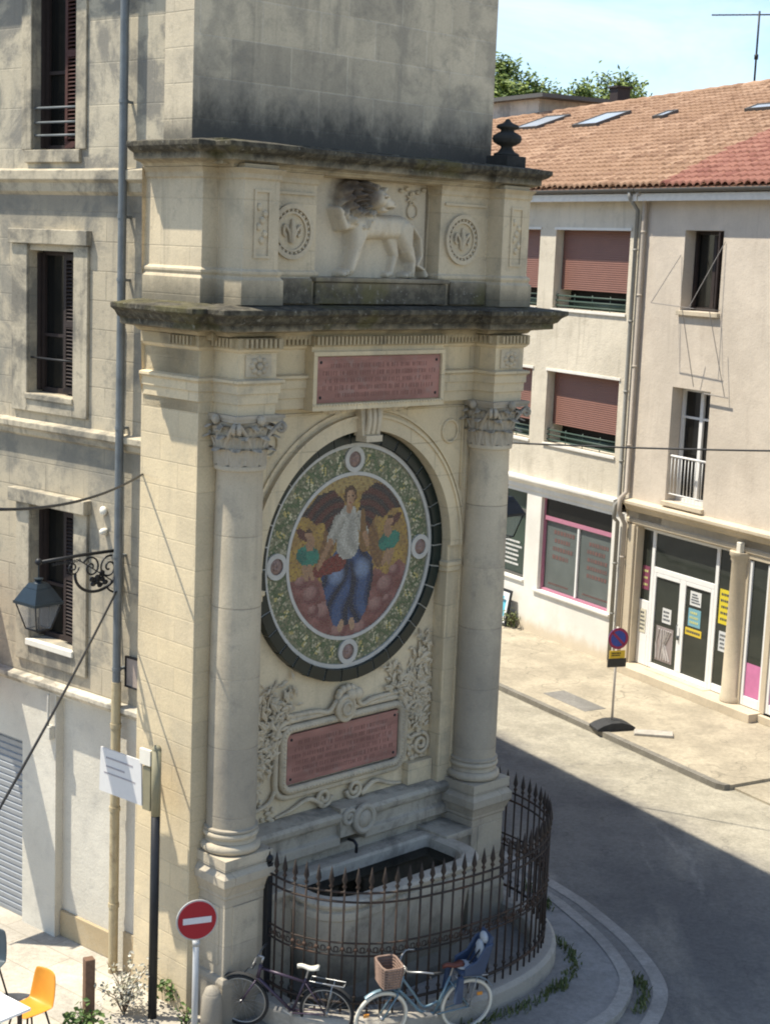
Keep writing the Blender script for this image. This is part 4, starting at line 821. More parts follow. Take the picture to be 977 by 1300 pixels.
for k, (x0, x1, z0, z1) in enumerate(OP):
    seen = k < 3; wd = MB()
    wd.box(x0, x1, .25, .27, z0, z1); win = obj('window', wd, 'glass', H)
    fr2 = MB(); m = (x0+x1)/2
    for a, b, c, e in ((x0, x0+.05, z0, z1), (x1-.05, x1, z0, z1), (m-.035, m+.035, z0, z1), (x0+.051, m-.036, z1-.06, z1), (m+.036, x1-.051, z1-.06, z1), (x0+.051, m-.036, z0, z0+.07), (m+.036, x1-.051, z0, z0+.07), (x0+.051, m-.036, z0+(z1-z0)*.4, z0+(z1-z0)*.4+.04)): fr2.box(a, b, .21, .249, c, e)
    obj('window_frame', fr2, 'shutter', win)
    lv = MB(); louvre(lv, (x1-.43, .17, 0), (1, -.12, 0), .42, z0+.03, z1-.03, int((z1-z0)/.055)); obj('shutter', lv, 'shutter_red' if k == 0 else 'shutter', win)
    lv = MB(); louvre(lv, (x0+.01, .12, 0), (.25, 1, 0), .1, z0+.03, z1-.03, int((z1-z0)/.055)); obj('shutter', lv, 'shutter', win)
    s = MB()
    if z0 > 10:
        s.box(x0-.12, x1+.10, -.05, .2, z0-.16, z0-.002); s.box(x0-.20, x0-.002, -.03, .0, z0, z1+.02); s.box(x1+.002, x1+.20, -.03, .0, z0, z1+.02)
        for z in (10.64, 10.80, 10.98): pass
    elif z0 > 7:
        for a, b, c, e in ((x0-.32, x0-.002, 7.14, 9.30), (x1+.002, x1+.28, 7.14, 9.30), (x0-.001, x1+.001, 7.14, 7.30)): s.box(a, b, -.045, 0, c, e)
        s.box(x0-.35, x1+.31, -.09, .02, 9.302, 9.49); s.box(x0-.02, x1+.02, -.07, .2, 7.302, 7.378)
    else:
        for a, b, c, e in ((x0-.28, x0-.002, 3.78, 5.92), (x1+.002, x1+.27, 3.78, 5.92), (x0-.001, x1+.001, 3.78, 4.0)): s.box(a, b, -.045, 0, c, e)
        s.box(x0-.35, x1+.31, -.13, .02, 5.93, 6.11)
    obj('surround', s, 'house_trim', win, bevel=.01)
    if z0 < 5: q = MB(); q.box(x0-.03, x1+.03, -.08, .2, 4.005, 4.088); obj('sill', q, 'sill', win, bevel=.008)
    rl = MB()
    for z in ((10.66, 10.82, 11.0) if z0 > 10 else (7.84,) if z0 > 7 else ()): rl.tube([(x0, .03, z), (x1, .03, z)], .014, 6)
    if rl.v: obj('rail', rl, 'zinc' if z0 > 10 else 'iron', win, smooth=True)
dp = MB(); dp.tube([(.05, -.13, 3.9), (.05, -.13, 8.6), (.05, -.13, 13.5)], .052, 12)
for z in (4.05, 5.5, 7.1, 8.9, 9.65, 11.0, 12.4): dp.tube([(.05, -.13, z), (.05, -.13, z+.04)], .06, 12); dp.box(.03, .07, -.13, 0, z, z+.03)
dpo = obj('downpipe', dp, 'zinc', H, smooth=True, sharp=40)
d2 = MB(); d2.tube([(.05, -.13, 0), (.05, -.13, 3.9)], .062, 12)
for z in (.9, 2.2, 3.3): d2.tube([(.05, -.13, z), (.05, -.13, z+.06)], .072, 12)
obj('lower_pipe', d2, 'rustpipe', dpo, smooth=True, sharp=40)
rs = MB(); 
for i in range(28): rs.prism([(.13, .06+i*.0915), (.11, .075+i*.0915), (.11, .13+i*.0915), (.13, .145+i*.0915)], 'x', -4.88, -2.06)
rs.box(-4.9, -2.04, .128, .14, 0, 2.61); rs.box(-4.89, -2.05, .09, .127, .01, .06); M['roller'] = plain('grey_roller_shutter', (.27, .285, .30), .45, .3, .1); obj('roller_shutter', rs, 'roller', H)
kit = MB(); kit.lathe([(.001, 0), (.05, 0), (.05, .04), (.001, .05)], 0, 0, 12)
bx = MB(); bx.sphere((-.36, -.03, 6.02), (.06, .04, .06), 10, 8); bx.sphere((-.33, -.05, 5.76), (.045, .06, .045), 10, 8); bx.box(-.36, -.30, -.04, 0, 5.72, 5.80); obj('wall_fitting', bx, 'sill', H, smooth=True)
st_ = MB(); st_.tube([(-1.40, -.06, 3.42), (-1.40, -.07, 2.98)], .02, 6); st_.box(-1.46, -1.34, -.09, 0, 2.80, 2.98); obj('cable_box', st_, 'plaster', H, bevel=.008)
pl_ = MB(); pl_.tube([(-.05, -.03, 8.4), (-.06, -.03, 7.0)], .012, 5); pl_.tube([(-.06, -.03, 6.8), (-.05, -.03, 5.7), (-.1, -.03, 5.2), (-.02, -.03, 4.2)], .010, 5); obj('wall_cable', pl_, 'iron', H, smooth=True)

lantern('wall_lantern', 'dark blue hanging lantern on a scrolled iron bracket by the left window', FW(KL, AL, -.08, -.005), AL-pi/2, 1.24, 5.56, .20)
sg = thing('street_plate', 'small framed plate on the wall beside the left drainpipe', 'sign', FW(KL, AL, .30, -.02, 4.04), AL)
b = MB(); b.box(-.165, .165, -.02, 0, -.18, .18); M['platec'] = plain('faded_plate', (.36, .29, .24), .6, grime=((.15, .13, .12), .5)); obj('plate', b, 'platec', sg)
b = MB()
for a, b_, c, e in ((-.185, .185, .18, .20), (-.185, .185, -.20, -.18), (-.185, -.165, -.179, .179), (.165, .185, -.179, .179)): b.box(a, b_, -.035, 0, c, e)
obj('frame', b, 'iron', sg)
# unseen banner added left of the frame to cast a slanting wall shadow
bn = thing('added_shade_banner', 'tall unseen canvas banner added to shade the wall by the roller shutter', 'banner', FW(KL, AL, -2.78, 0), AL)
b = MB(); b.box(-.012, .012, -1.42, -.10, 3.25, 4.92); M['canvas'] = plain('banner_canvas', (.45, .12, .10), .8); obj('cloth', b, 'canvas', bn); b = MB(); b.tube([(0, 0, 4.95), (0, -1.5, 4.95)], .02, 8); b.tube([(0, 0, 3.22), (0, -1.5, 3.22)], .015, 8); obj('bracket', b, 'iron', bn, smooth=True)

# ------------------------------------------------------------------ houses over the street
def marks(b, x0, x1, y, z0, z1, rows, hgt, fill=.8, ragged=True):
    """rows of unreadable print"""
    for i in range(rows):
        z = z1-(z1-z0)*(i+.5)/rows; x = x0+(random.uniform(0, .12)*(x1-x0) if ragged else 0); e = x0+(x1-x0)*random.uniform(fill-.15, fill+.15)
        while x < e:
            l = random.uniform(.4, 1.1)*hgt; b.box(x, min(x+l, x1), y-.004, y, z-hgt/2, z+hgt/2); x += l+hgt*.35
B1 = thing('apartment_house', 'white and cream house over the street with brown roller blinds', 'house', KR, AR)
HO = [(-3.38, -.53, 8.17, 10.05), (-6.9, -4.03, 8.17, 10.05), (-3.42, -.60, 4.87, 6.64), (-6.9, -4.05, 4.87, 6.64), (-10.4, -7.5, 8.17, 10.05), (-10.4, -7.5, 4.87, 6.64)]
SH = [(-3.36, -.52, 1.15, 3.50), (-6.9, -3.98, 1.28, 3.50)]
w1 = MB(); w1.wall(-16, 0, 3.9, 11.0, 0, .55, HO); obj('wall', w1, 'render1', B1)
w1 = MB(); w1.wall(-16, 0, 0, 3.6, .0, .3, SH); obj('shopfront_wall', w1, 'render1w', B1)
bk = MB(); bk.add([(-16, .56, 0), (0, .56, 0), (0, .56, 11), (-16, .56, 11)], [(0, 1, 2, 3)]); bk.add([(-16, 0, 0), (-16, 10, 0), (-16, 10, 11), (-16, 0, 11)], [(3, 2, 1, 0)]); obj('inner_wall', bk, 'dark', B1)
for k, (x0, x1, z0, z1) in enumerate(HO):
    bl = MB(); zb = z0+.46; n = int((z1-zb)/.05)
    bl.prism([(.26, zb)] + [p for i in range(n) for p in ((.215, zb+.004+i*(z1-zb)/n), (.225, zb-.004+(i+1)*(z1-zb)/n))] + [(.26, z1)], 'x', x0+.03, x1-.03); bo = obj('roller_blind', bl, 'blind', B1)
    rl = MB()
    for z in (z0+.07, z0+.19, z0+.31): rl.tube([(x0, .10, z), (x1, .10, z)], .018, 6)
    for i in range(5): x = x0+.05+(x1-x0-.1)*i/4; rl.tube([(x, .12, z0), (x, .12, z0+.36)], .012, 6)
    rl.box(x0, x1, .50, .54, z0, z0+.2); obj('balcony_rail', rl, 'greenrail', B1, smooth=True)
    sl_ = MB(); sl_.box(x0-.02, x1+.02, -.04, .2, z0-.06, z0-.002); obj('window_sill', sl_, 'render1w', B1); sl_ = MB(); sl_.box(x0-.05, x1+.05, -.025, 0, z1+.001, z1+.06); obj('lintel', sl_, 'render1w', B1)
cn = MB(); cn.run([(-16, 0), (-.36, 0)], [(0, 3.60), (.04, 3.62), (.04, 3.72), (.10, 3.78), (.14, 3.84), (.14, 3.90), (0, 3.93)]); obj('cornice', cn, 'render1w', B1)
for k, (x0, x1, z0, z1) in enumerate(SH):
    b = MB(); b.box(x0, x1, .16, .18, z0, z1); pane = obj('shop_window', b, glass('shop_film', (.10, .115, .11), .25) if k == 0 else glass('green_shop_glass', (.045, .065, .05), .12), B1)
    b = MB(); m = (x0+x1)/2 if k == 0 else x1-1.5
    for a, c, d, e in ((x0, x1, z0, z0+.06), (x0, x1, 2.94, 3.04), (x0, x0+.06, z0+.061, z1), (x1-.06, x1, z0+.061, z1)): b.box(a, c, .10, .159, d, e)
    obj('window_frame', b, 'pinkframe' if k == 0 else 'gutter', pane); b = MB(); b.box(m-.03, m+.03, .11, .158, z0+.061, 2.939); obj('mullion', b, 'white', pane)
    if k == 0:
        b = MB(); b.box(x0+.06, x1-.06, .12, .155, 3.05, z1); obj('transom_pane', b, 'glass', pane)
        b = MB(); marks(b, x0+.35, m-.22, .159, 1.95, 2.78, 4, .10, .9); marks(b, m+.3, x1-.25, .159, 1.75, 2.72, 5, .09, .9); marks(b, x0+.2, m-.2, .159, 1.3, 1.42, 1, .04, .95); marks(b, m+.1, x1-.1, .159, 1.3, 1.42, 1, .04, .95)
        obj('window_print', b, plain('red_print', (.14, .075, .065), .6), pane)
    else:
        b = MB(); b.box(x1-1.5, x1-.06, .150, .158, 1.35, 2.1); obj('window_panel', b, plain('green_panel', (.035, .05, .04), .5), pane)
        b = MB(); marks(b, x1-1.35, x1-.2, .149, 1.5, 2.2, 6, .05, .85); obj('window_print', b, 'white', pane)
sl_ = MB(); sl_.box(-3.5, -.4, -.06, .16, 1.09, 1.148); obj('shop_sill', sl_, 'render1w', B1, bevel=.008); sl_ = MB(); sl_.box(-7, -3.95, -.05, .16, 1.22, 1.278); obj('shop_sill', sl_, 'render1w', B1, bevel=.008)
B2 = thing('shop_house', 'pinkish rendered house over the street with a white glazed shop door', 'house', KR, AR)
HO2 = [(1.37, 2.60, 8.36, 10.08), (1.30, 2.55, 4.14, 6.68), (6.0, 7.2, 8.36, 10.08), (6.0, 7.2, 4.14, 6.68)]
w2 = MB(); w2.wall(.001, 13, 3.98, 11.0, -.02, .4, HO2); obj('wall', w2, 'render2', B2)
w2 = MB(); w2.wall(.001, 13, .18, 3.78, -.01, .45, [(.42, 3.62, .18, 3.42), (4.10, 4.72, .18, 3.34), (4.86, 12, .18, 3.34)]); obj('shopfront_wall', w2, 'front2', B2)
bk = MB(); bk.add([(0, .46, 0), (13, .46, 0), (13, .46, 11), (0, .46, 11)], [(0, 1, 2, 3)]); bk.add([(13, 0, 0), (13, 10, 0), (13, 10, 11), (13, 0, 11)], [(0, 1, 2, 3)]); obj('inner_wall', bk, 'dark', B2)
cn = MB(); cn.run([(.02, -.01), (13, -.01)], [(0, 3.44), (.03, 3.46), (.03, 3.54), (.0, 3.56), (0, 3.72), (.06, 3.76), (.10, 3.84), (.20, 3.90), (.20, 3.97), (0, 4.01)]); obj('cornice', cn, 'front2', B2, bevel=.006)
for k, (x0, x1, z0, z1) in enumerate(HO2):
    b = MB(); b.box(x0, x1, .33, .35, z0, z1); pane = obj('window', b, 'glass', B2)
    b = MB(); m = (x0+x1)/2+.05
    for a, c, d, e in ((x0+.02, x0+.10, z0, z1), (x1-.08, x1, z0, z1), (m-.05, m+.05, z0+.09, z1-.09), (x0+.101, x1-.081, z1-.08, z1), (x0+.101, x1-.081, z0, z0+.08)): b.box(a, c, .27, .329, d, e)
    if z0 < 5: b.box(x0+.101, x1-.081, .28, .328, 6.0, 6.05)
    obj('window_frame', b, 'white' if z0 < 5 else 'shutter', pane)
    b = MB(); b.box(x0-.05, x1+.05, -.10, .25, z0-.10, z0-.002); obj('sill', b, 'front2', pane, bevel=.008)
    if z0 < 5:
        b = MB(); b.tube([(x0, .05, 5.15), (x1, .05, 5.15)], .025, 7); b.tube([(x0, .05, 4.3), (x1, .05, 4.3)], .015, 7)
        for i in range(11): x = x0+.06+(x1-x0-.12)*i/10; b.tube([(x, .05, 4.3), (x, .05, 5.15)], .010, 5)
        obj('guard_rail', b, 'white', pane, smooth=True)
    else:
        b = MB(); b.obox((x1-.12, .12, (z0+z1)/2), (.04, .42, z1-z0-.06), Matrix.Rotation(.25, 3, 'Z')); obj('open_casement', b, 'shutter', pane)
# glazed shop entrance
b = MB()
FR = [(.78, .88, .2, 3.40), (2.92, 3.02, .2, 3.40), (.885, 2.915, 2.42, 2.54), (.885, 2.915, 3.32, 3.40), (.885, .98, .32, 2.415), (2.82, 2.915, .32, 2.415), (1.80, 2.0, .32, 2.415), (.885, 2.915, .2, .315), (.985, 1.795, 2.33, 2.414), (2.005, 2.815, 2.33, 2.414), (3.025, 3.60, .2, .36), (3.025, 3.60, 3.34, 3.40), (.44, .775, .2, 1.70), (.44, .775, 3.34, 3.40)]
for a, c, d, e in FR: b.box(a, c, .16, .23, d, e)
door = obj('shop_door', b, 'white', B2, bevel=.006)
b = MB(); b.box(.43, 3.61, .19, .20, .2, 3.41); obj('door_glass', b, 'shopglass', door)
b = MB(); b.tube([(1.86, .13, 1.1), (1.86, .10, 1.12), (1.86, .10, 1.38), (1.86, .13, 1.4)], .014, 6); b.box(1.84, 1.88, .13, .16, 1.05, 1.15); obj('handle', b, 'zinc', door, smooth=True)
POST = [('paper_notice', 1.25, 1.55, 1.32, 1.66, (.60, .60, .58), 3), ('poster', 1.08, 1.66, .42, 1.22, (.26, .22, .21), 0), ('paper_notice', 2.14, 2.50, 1.92, 2.24, (.62, .62, .60), 4), ('poster', 2.12, 2.52, 1.45, 1.85, (.16, .34, .40), 3), ('poster', 2.05, 2.58, 1.24, 1.40, (.60, .44, .04), 1), ('poster', 3.08, 3.50, 1.72, 2.48, (.62, .50, .03), 5), ('paper_notice', 3.14, 3.40, 1.12, 1.56, (.55, .56, .56), 4), ('paper_notice', .50, .72, .95, 1.5, (.58, .54, .42), 5), ('poster', .47, .72, 1.95, 2.5, (.20, .05, .09), 3)]
for i, (nm, a, c, d, e, cl, rows) in enumerate(POST):
    b = MB(); y = .15 if a < .75 and e < 1.6 else .184; b.box(a, c, y, y+.004, d, e); po = obj(nm, b, plain('poster_paper', cl, .6, var=.25 if rows == 0 else .08, scale=5), door)
    if rows: q = MB(); marks(q, a+.03, c-.03, y, d+.04, e-.04, rows, min(.05, (e-d)/rows*.4)); obj('print', q, plain('poster_ink', (.05, .06, .07) if cl[0] > .5 else (.5, .5, .2), .6), po)
    else:
        q = MB()
        for k in range(6): q.tube([(a+.05+.09*k, y-.002, d+.05), (a+.02+.08*k+.1*sin(k), y-.002, (d+e)/2), (min(c-.03, a+.1+.08*k), y-.002, e-.06)], .025, 5)
        obj('print', q, plain('poster_figure', (.45, .42, .40), .6, var=.4), po)
b = MB(); b.lathe([(.26, .2), (.26, .3), (.235, .34), (.225, 1.6), (.215, 3.22), (.24, 3.26), (.24, 3.32), (.27, 3.36), (.27, 3.44)], 3.82, .05, 28); obj('pillar', b, 'front2', B2, smooth=True, sharp=40); b = MB(); b.box(3.84, 3.96, -.16, -.04, 3.42, 3.66); obj('alarm_box', b, 'sill', B2, bevel=.01)
b = MB(); 
for a, c, d, e in ((4.10, 4.18, .2, 3.3), (4.64, 4.72, .2, 3.3), (4.185, 4.635, .2, .40)): b.box(a, c, .02, .10, d, e)
for a, c, d, e in ((4.86, 4.94, .2, 3.3), (4.945, 12, .2, .4)): b.box(a, c, .02, .10, d, e)
sf = obj('shop_window', b, 'white', B2, bevel=.006)
b = MB(); b.box(4.11, 4.71, .06, .07, .2, 3.32); b.box(4.87, 11.9, .06, .07, .2, 3.32); obj('pane', b, 'shopglass', sf)
b = MB(); b.box(4.185, 4.635, .050, .056, .41, 1.12); b.box(4.95, 6.4, .050, .056, .41, 1.12); pk = obj('pink_panel', b, plain('pink_panel', (.52, .17, .32), .5, var=.15, scale=5), sf); b = MB(); marks(b, 4.98, 6.3, .05, .5, 1.05, 5, .06, .9); obj('print', b, plain('dark_red_print', (.20, .03, .05), .5), pk)
b = MB(); b.box(.02, 4.78, -.34, .6, 0, .185); b.box(4.782, 12, -.1, .6, 0, .16); b.box(1.0, 3.0, -.02, .4, .186, .2); obj('step', b, 'front2', B2, bevel=.012)
b = MB(); b.box(.14, .36, -.06, .0, .19, 3.42); obj('pilaster', b, 'front2', B2, bevel=.008)
# roof: curved tiles laid in courses; new redder tiles over the right-hand house
TS = math.tan(radians(20)); 
def tile_mat(name, c1, c2, c3):
    t = NT(name, .85); X, Y, Z = t.xyz(); fx = t.math('FLOOR', t.math('DIVIDE', X, .22)); fy = t.math('FLOOR', t.math('DIVIDE', t.math('ADD', Y, .42), .357)); wn_ = t.n('ShaderNodeTexWhiteNoise'); t.l(t.comb(fx, fy, 0), wn_.inputs[0])
    c = t.mix(wn_.outputs[0], c1, c2); c = t.mix(t.mr(t.noise(.6, 5), .4, .65), c, c3); c = t.mix(t.math('MULTIPLY', t.mr(t.noise(11, 5, .7), .5, .7), .45), c, sc(c1, .6)); t.col(c); t.bump(t.noise(40, 3), .3, .01); return t.m
M['tiles_old'] = tile_mat('old_canal_tiles', (.20, .112, .066), (.39, .252, .162), (.285, .172, .104)); M['tiles_new'] = tile_mat('new_red_tiles', (.19, .072, .052), (.33, .16, .112), (.26, .115, .082))
def ridge_y(x): return 8.94+.175*(x+5.96)
ro, rn = MB(), MB(); pit = .22; row = .357; per = 6
for r in range(31):
    ya = -.42+r*row; yb = ya+row+.03
    za = 11.0+(ya+.4)*TS; zb = 11.0+(yb+.4)*TS
    for cidx in range(-90, 60):
        x = cidx*pit; ym = (ya+yb)/2
        if ya > ridge_y(x): continue
        tgt = rn if x > .72-.285*(ym+.3) else ro
        dz = .05+random.uniform(-.014, .014); jx = random.uniform(-.012, .012); v = []
        for yy, z_ in ((ya, za+dz), (yb, zb+.004)):
            for k in range(per+1): v.append((x+jx+pit*k/per, yy, z_+.075*abs(sin(pi*k/per))**.8))
        v += [(p[0], p[1], p[2]-.045) for p in v[:per+1]]; m = per+1
        tgt.add(v, [(k, k+1, m+k+1, m+k) for k in range(per)] + [(2*m+k, 2*m+k+1, k+1, k) for k in range(per)])
def smooth_roof(o): pass
r1 = obj('roof', ro, 'tiles_old', B1, label='weathered orange canal tile roof'); r2 = obj('roof', rn, 'tiles_new', B2, label='newer red tile roof')
b = MB(); X0, X1 = -19.8, 13.2
b.add([(X0, ridge_y(X0), 11.0+(ridge_y(X0)+.4)*TS+.02), (X1, ridge_y(X1), 11.0+(ridge_y(X1)+.4)*TS+.02), (X1, 18, 11), (X0, 16, 11)], [(0, 1, 2, 3)]); obj('rear_roof', b, 'tile', r1)
b = MB(); b.add([(X0, -.40, 10.97), (X1, -.40, 10.97), (X1, ridge_y(X1), 11.0+(ridge_y(X1)+.4)*TS-.06), (X0, ridge_y(X0), 11.0+(ridge_y(X0)+.4)*TS-.06)], [(0, 1, 2, 3)]); obj('roof_boards', b, 'tile', r1)
b = MB(); b.tube([(x, ridge_y(x), 11.0+(ridge_y(x)+.4)*TS+.03+.02*(i % 2)) for i, x in enumerate([X0+.25*k for k in range(132)])], .11, 8); obj('ridge_tiles', b, 'tiles_old', r1, smooth=True)
b = MB(); b.box(-16, -.02, -.30, .02, 10.80, 10.86); b.box(-16, -.02, -.30, -.26, 10.70, 10.799); obj('fascia', b, 'fascia', B1); b = MB(); b.box(.02, 13, -.30, .02, 10.80, 10.86); b.box(.02, 13, -.30, -.26, 10.70, 10.799); obj('fascia', b, 'fascia', B2)
def gutter(parent, x0, x1):
    b = MB(); pr = [(-.42+.075+.075*cos(a), 10.955+.075*sin(a)) for a in [pi+i*pi/8 for i in range(9)]]; b.prism(pr + [(p[0]*1+0.0, p[1]+.0) for p in [(-.275, 10.965), (-.415, 10.965)]], 'x', x0, x1); return obj('gutter', b, 'gutter', parent)
gutter(B1, -16, -.03); gutter(B2, .0, 13)
b = MB(); b.tube([(-.22, -.35, 10.9), (-.22, -.32, 10.75), (-.22, -.09, 10.5), (-.22, -.09, 3.9), (-.22, -.20, 3.8), (-.22, -.20, 3.5), (-.22, -.09, 3.4), (-.22, -.09, .05)], .05, 10)
for z in (9.6, 8, 6.4, 4.8, 2.4, 1.2): b.tube([(-.22, -.09, z), (-.22, -.09, z+.05)], .06, 10)
obj('downpipe', b, 'pipe1', B1, smooth=True)
b = MB(); b.tube([(.06, -.35, 10.9), (.05, -.12, 10.72), (.05, -.10, 10.5), (.05, -.10, 4.15), (.05, -.28, 4.0), (.05, -.28, 3.7), (.05, -.10, 3.4), (.05, -.10, .2)], .055, 10)
for z in (10.0, 8.6, 7.0, 5.2, 2.6): b.tube([(.05, -.10, z), (.05, -.10, z+.05)], .065, 10)
obj('downpipe', b, 'pipe2', B2, smooth=True)
def skylight(x0, x1, y0, y1, par):
    Rm = Matrix.Rotation(radians(20), 3, 'X'); c = Vector(((x0+x1)/2, (y0+y1)/2, 11.0+((y0+y1)/2+.4)*TS+.13)); L = (y1-y0)/cos(radians(20)); b = MB()
    for s in (-1, 1): b.obox(c+Rm @ Vector((s*(x1-x0)/2, 0, 0)), (.05, L+.05, .10), Rm); b.obox(c+Rm @ Vector((0, s*L/2, 0)), (x1-x0-.055, .05, .10), Rm)
    f = obj('skylight', b, 'gutter', par); b = MB(); b.obox(c+Vector((0, 0, .02)), (x1-x0-.08, L-.08, .02), Rm); obj('pane', b, plain('skylight_glass', (.33, .36, .39), .25, .0, .15, 2, spec=.5), f)
skylight(-13.3, -12.1, 5.4, 6.6, B1); skylight(-10.0, -8.9, 5.2, 6.4, B1); skylight(-6.75, -6.35, 5.5, 6.0, B1); skylight(-3.1, -2.1, 5.5, 5.9, B1)
b = MB(); b.box(-18.6, -14.9, 7.4, 10.5, 13.2, 14.42); rb = obj('roof_hut', b, stone('hut_render', (.50, .46, .39), greyamt=.7, streak=.5), B1); b = MB(); b.box(-18.9, -14.3, 7.1, 10.8, 14.422, 14.55); obj('hut_roof', b, 'gutter', rb)
b = MB(); b.box(-12.9, -12.5, 8.7, 9.2, 13.8, 14.72); b.box(-12.96, -12.44, 8.64, 9.26, 14.722, 14.78); obj('chimney', b, 'shutter', B1)
# ---- things on and against those houses
ant = thing('tv_antenna', 'thin television antenna on the tiled roof ridge', 'antenna', RW(-6.9, 9.2, 14.45), AR)
b = MB(); b.tube([(0, 0, 0), (0, 0, 2.05)], .03, 7); b.tube([(0, 0, .72), (0, 0, .86)], .06, 7); obj('mast', b, 'iron', ant, smooth=True)
b = MB(); dv = Vector((.62, .78, .05)); dv = Vector((.95, .3, -.06)).normalized(); c = Vector((0, 0, 1.95)); sd = Vector((-.3, .95, 0)).normalized(); b.tube([c-dv*1.55, c+dv*.55], .02, 6)
for k in range(9): p = c-dv*1.45+dv*.22*k; b.tube([p-sd*.13, p+sd*.13], .009, 5)
for s in (-1, 1):
    for k in range(4): p = c+dv*.5; b.tube([p+Vector((0, 0, s*.08*(k+1)))+dv*.04*k-sd*.2, p+Vector((0, 0, s*.08*(k+1)))+dv*.04*k+sd*.2], .009, 5)
    b.tube([c+dv*.5, c+dv*.65+Vector((0, 0, s*.34))], .012, 5)
obj('aerial', b, 'iron', ant, smooth=True)
dr = thing('drying_rack', 'thin wire drying rack below the top right window', 'rack', RW(0, 0), AR)
b = MB()
for pts in ([(1.30, -.05, 8.44), (1.10, -.62, 8.50), (2.50, -.62, 8.44), (2.68, -.05, 8.42)], [(1.30, -.04, 9.55), (1.10, -.62, 8.50)], [(2.68, -.04, 9.85), (2.35, -.62, 8.46)], [(2.0, -.5, 8.4), (2.1, -.12, 6.75)], [(2.75, -.4, 8.4), (3.1, -.12, 6.62)]): b.tube(pts, .009, 5)
b.tube([(2.45, -.12, 6.64), (3.2, -.12, 6.62)], .015, 5); obj('wires', b, plain('grey_wire', (.22, .2, .18), .6), dr)
ab = thing('pavement_board', 'black framed pavement board with a pale blue poster leaning by the shop wall', 'sign', RW(-4.50, -.02), AR)
b = MB(); Rm = Matrix.Rotation(radians(-10), 3, 'X'); b.obox((0, -.19, .48), (.58, .04, .92), Rm); b.obox((-.25, -.19, .0+.03), (.05, .2, .06), Rm); obj('board', b, 'iron', ab, bevel=.008)
b = MB(); b.obox((0, -.214, .48), (.46, .006, .78), Rm); pp_ = obj('poster', b, 'white', ab); b = MB(); b.obox((.0, -.218, .46), (.30, .008, .42), Rm); b.obox((.0, -.228, .74), (.22, .008, .07), Rm); obj('picture', b, plain('cyan_print', (.10, .42, .55), .5, var=.3, scale=12), pp_)

# ------------------------------------------------------------------ fence round the basin
FN = thing('iron_fence', 'rusty spear topped iron railing curved round the fountain basin', 'fence', KF, AF)
FP = spline([(.66, -.06, 0), (.66, -.5, 0), (.88, -1.0, 0), (1.35, -1.42, 0), (2.05, -1.64, 0), (2.9, -1.74, 0), (3.75, -1.66, 0), (4.45, -1.36, 0), (4.98, -.82, 0), (5.22, -.22, 0), (5.26, .42, 0)], 14)
cum = [0]
for a, b in zip(FP, FP[1:]): cum.append(cum[-1]+(b-a).length)
def at_len(s):
    for i in range(len(cum)-1):
        if cum[i+1] >= s: return FP[i]+(FP[i+1]-FP[i])*((s-cum[i])/(cum[i+1]-cum[i]+1e-9))
    return FP[-1]
pl2 = [(p.x, p.y) for p in FP]
kb = MB(); kb.run(pl2, [(-.17, 0), (-.17, .22), (-.12, .27), (.12, .27), (.17, .22), (.17, 0)]); obj('kerb', kb, 'kerbwall', FN, bevel=.01)
rl = MB()
for z, r in ((.42, .020), (1.02, .013), (1.18, .013), (1.70, .015), (1.82, .015)): rl.tube([(p.x, p.y, z) for p in FP], r, 6)
obj('rails', rl, 'rust', FN, smooth=True)
b = MB(); b.tube([(0, 0, .25), (0, 0, 1.90)], .0135, 7); b.lathe([(.012, 1.86), (.03, 1.89), (.012, 1.92), (.034, 1.97), (.02, 2.05), (.001, 2.15)], 0, 0, 8); b.sphere((0, 0, 1.10), .03, 8, 6); b.sphere((0, 0, .5), .028, 8, 6)
bar = obj('bar', b, 'rust', FN, smooth=True)
nb = int(cum[-1]/.16); 
for i in range(nb+1):
    p = at_len(cum[-1]*i/nb); o = bar if i == 0 else bar.copy()
    if i: C.objects.link(o); o.parent = FN
    o.location = (p.x, p.y, 0)
cr = MB()
for i in range(nb):
    a, m_, c = at_len(cum[-1]*i/nb), at_len(cum[-1]*(i+.5)/nb), at_len(cum[-1]*(i+1)/nb); u = (c-a).normalized()
    for q, s in ((a, 1), (c, -1)):
        for zc, rr in ((1.10, .05),): cr.tube([Vector((q.x, q.y, zc))+u*s*(.022+rr+rr*(1-k/20)*cos(pi+k*.5))+Vector((0, 0, rr*(1-k/20)*sin(pi+k*.5))) for k in range(15)], .007, 4)
obj('scrolls', cr, 'rust', FN)
b = MB(); b.box(.62, .70, -.10, -.02, 0, 1.95); b.sphere((.66, -.06, 2.0), .055, 10, 8); obj('post', b, 'iron', FN, bevel=.006)
gs = MB(); gs.lathe([(.135, 0), (.135, .2), (.12, .45), (.08, .56), (.001, .60)], 0, 0, 18); o = obj('guard_stone', gs, 'base', smooth=True); o.location = FW(KF, AF, -.17, -.05); tag(o, 'rounded guard stone at the foot of the left pedestal', 'bollard')

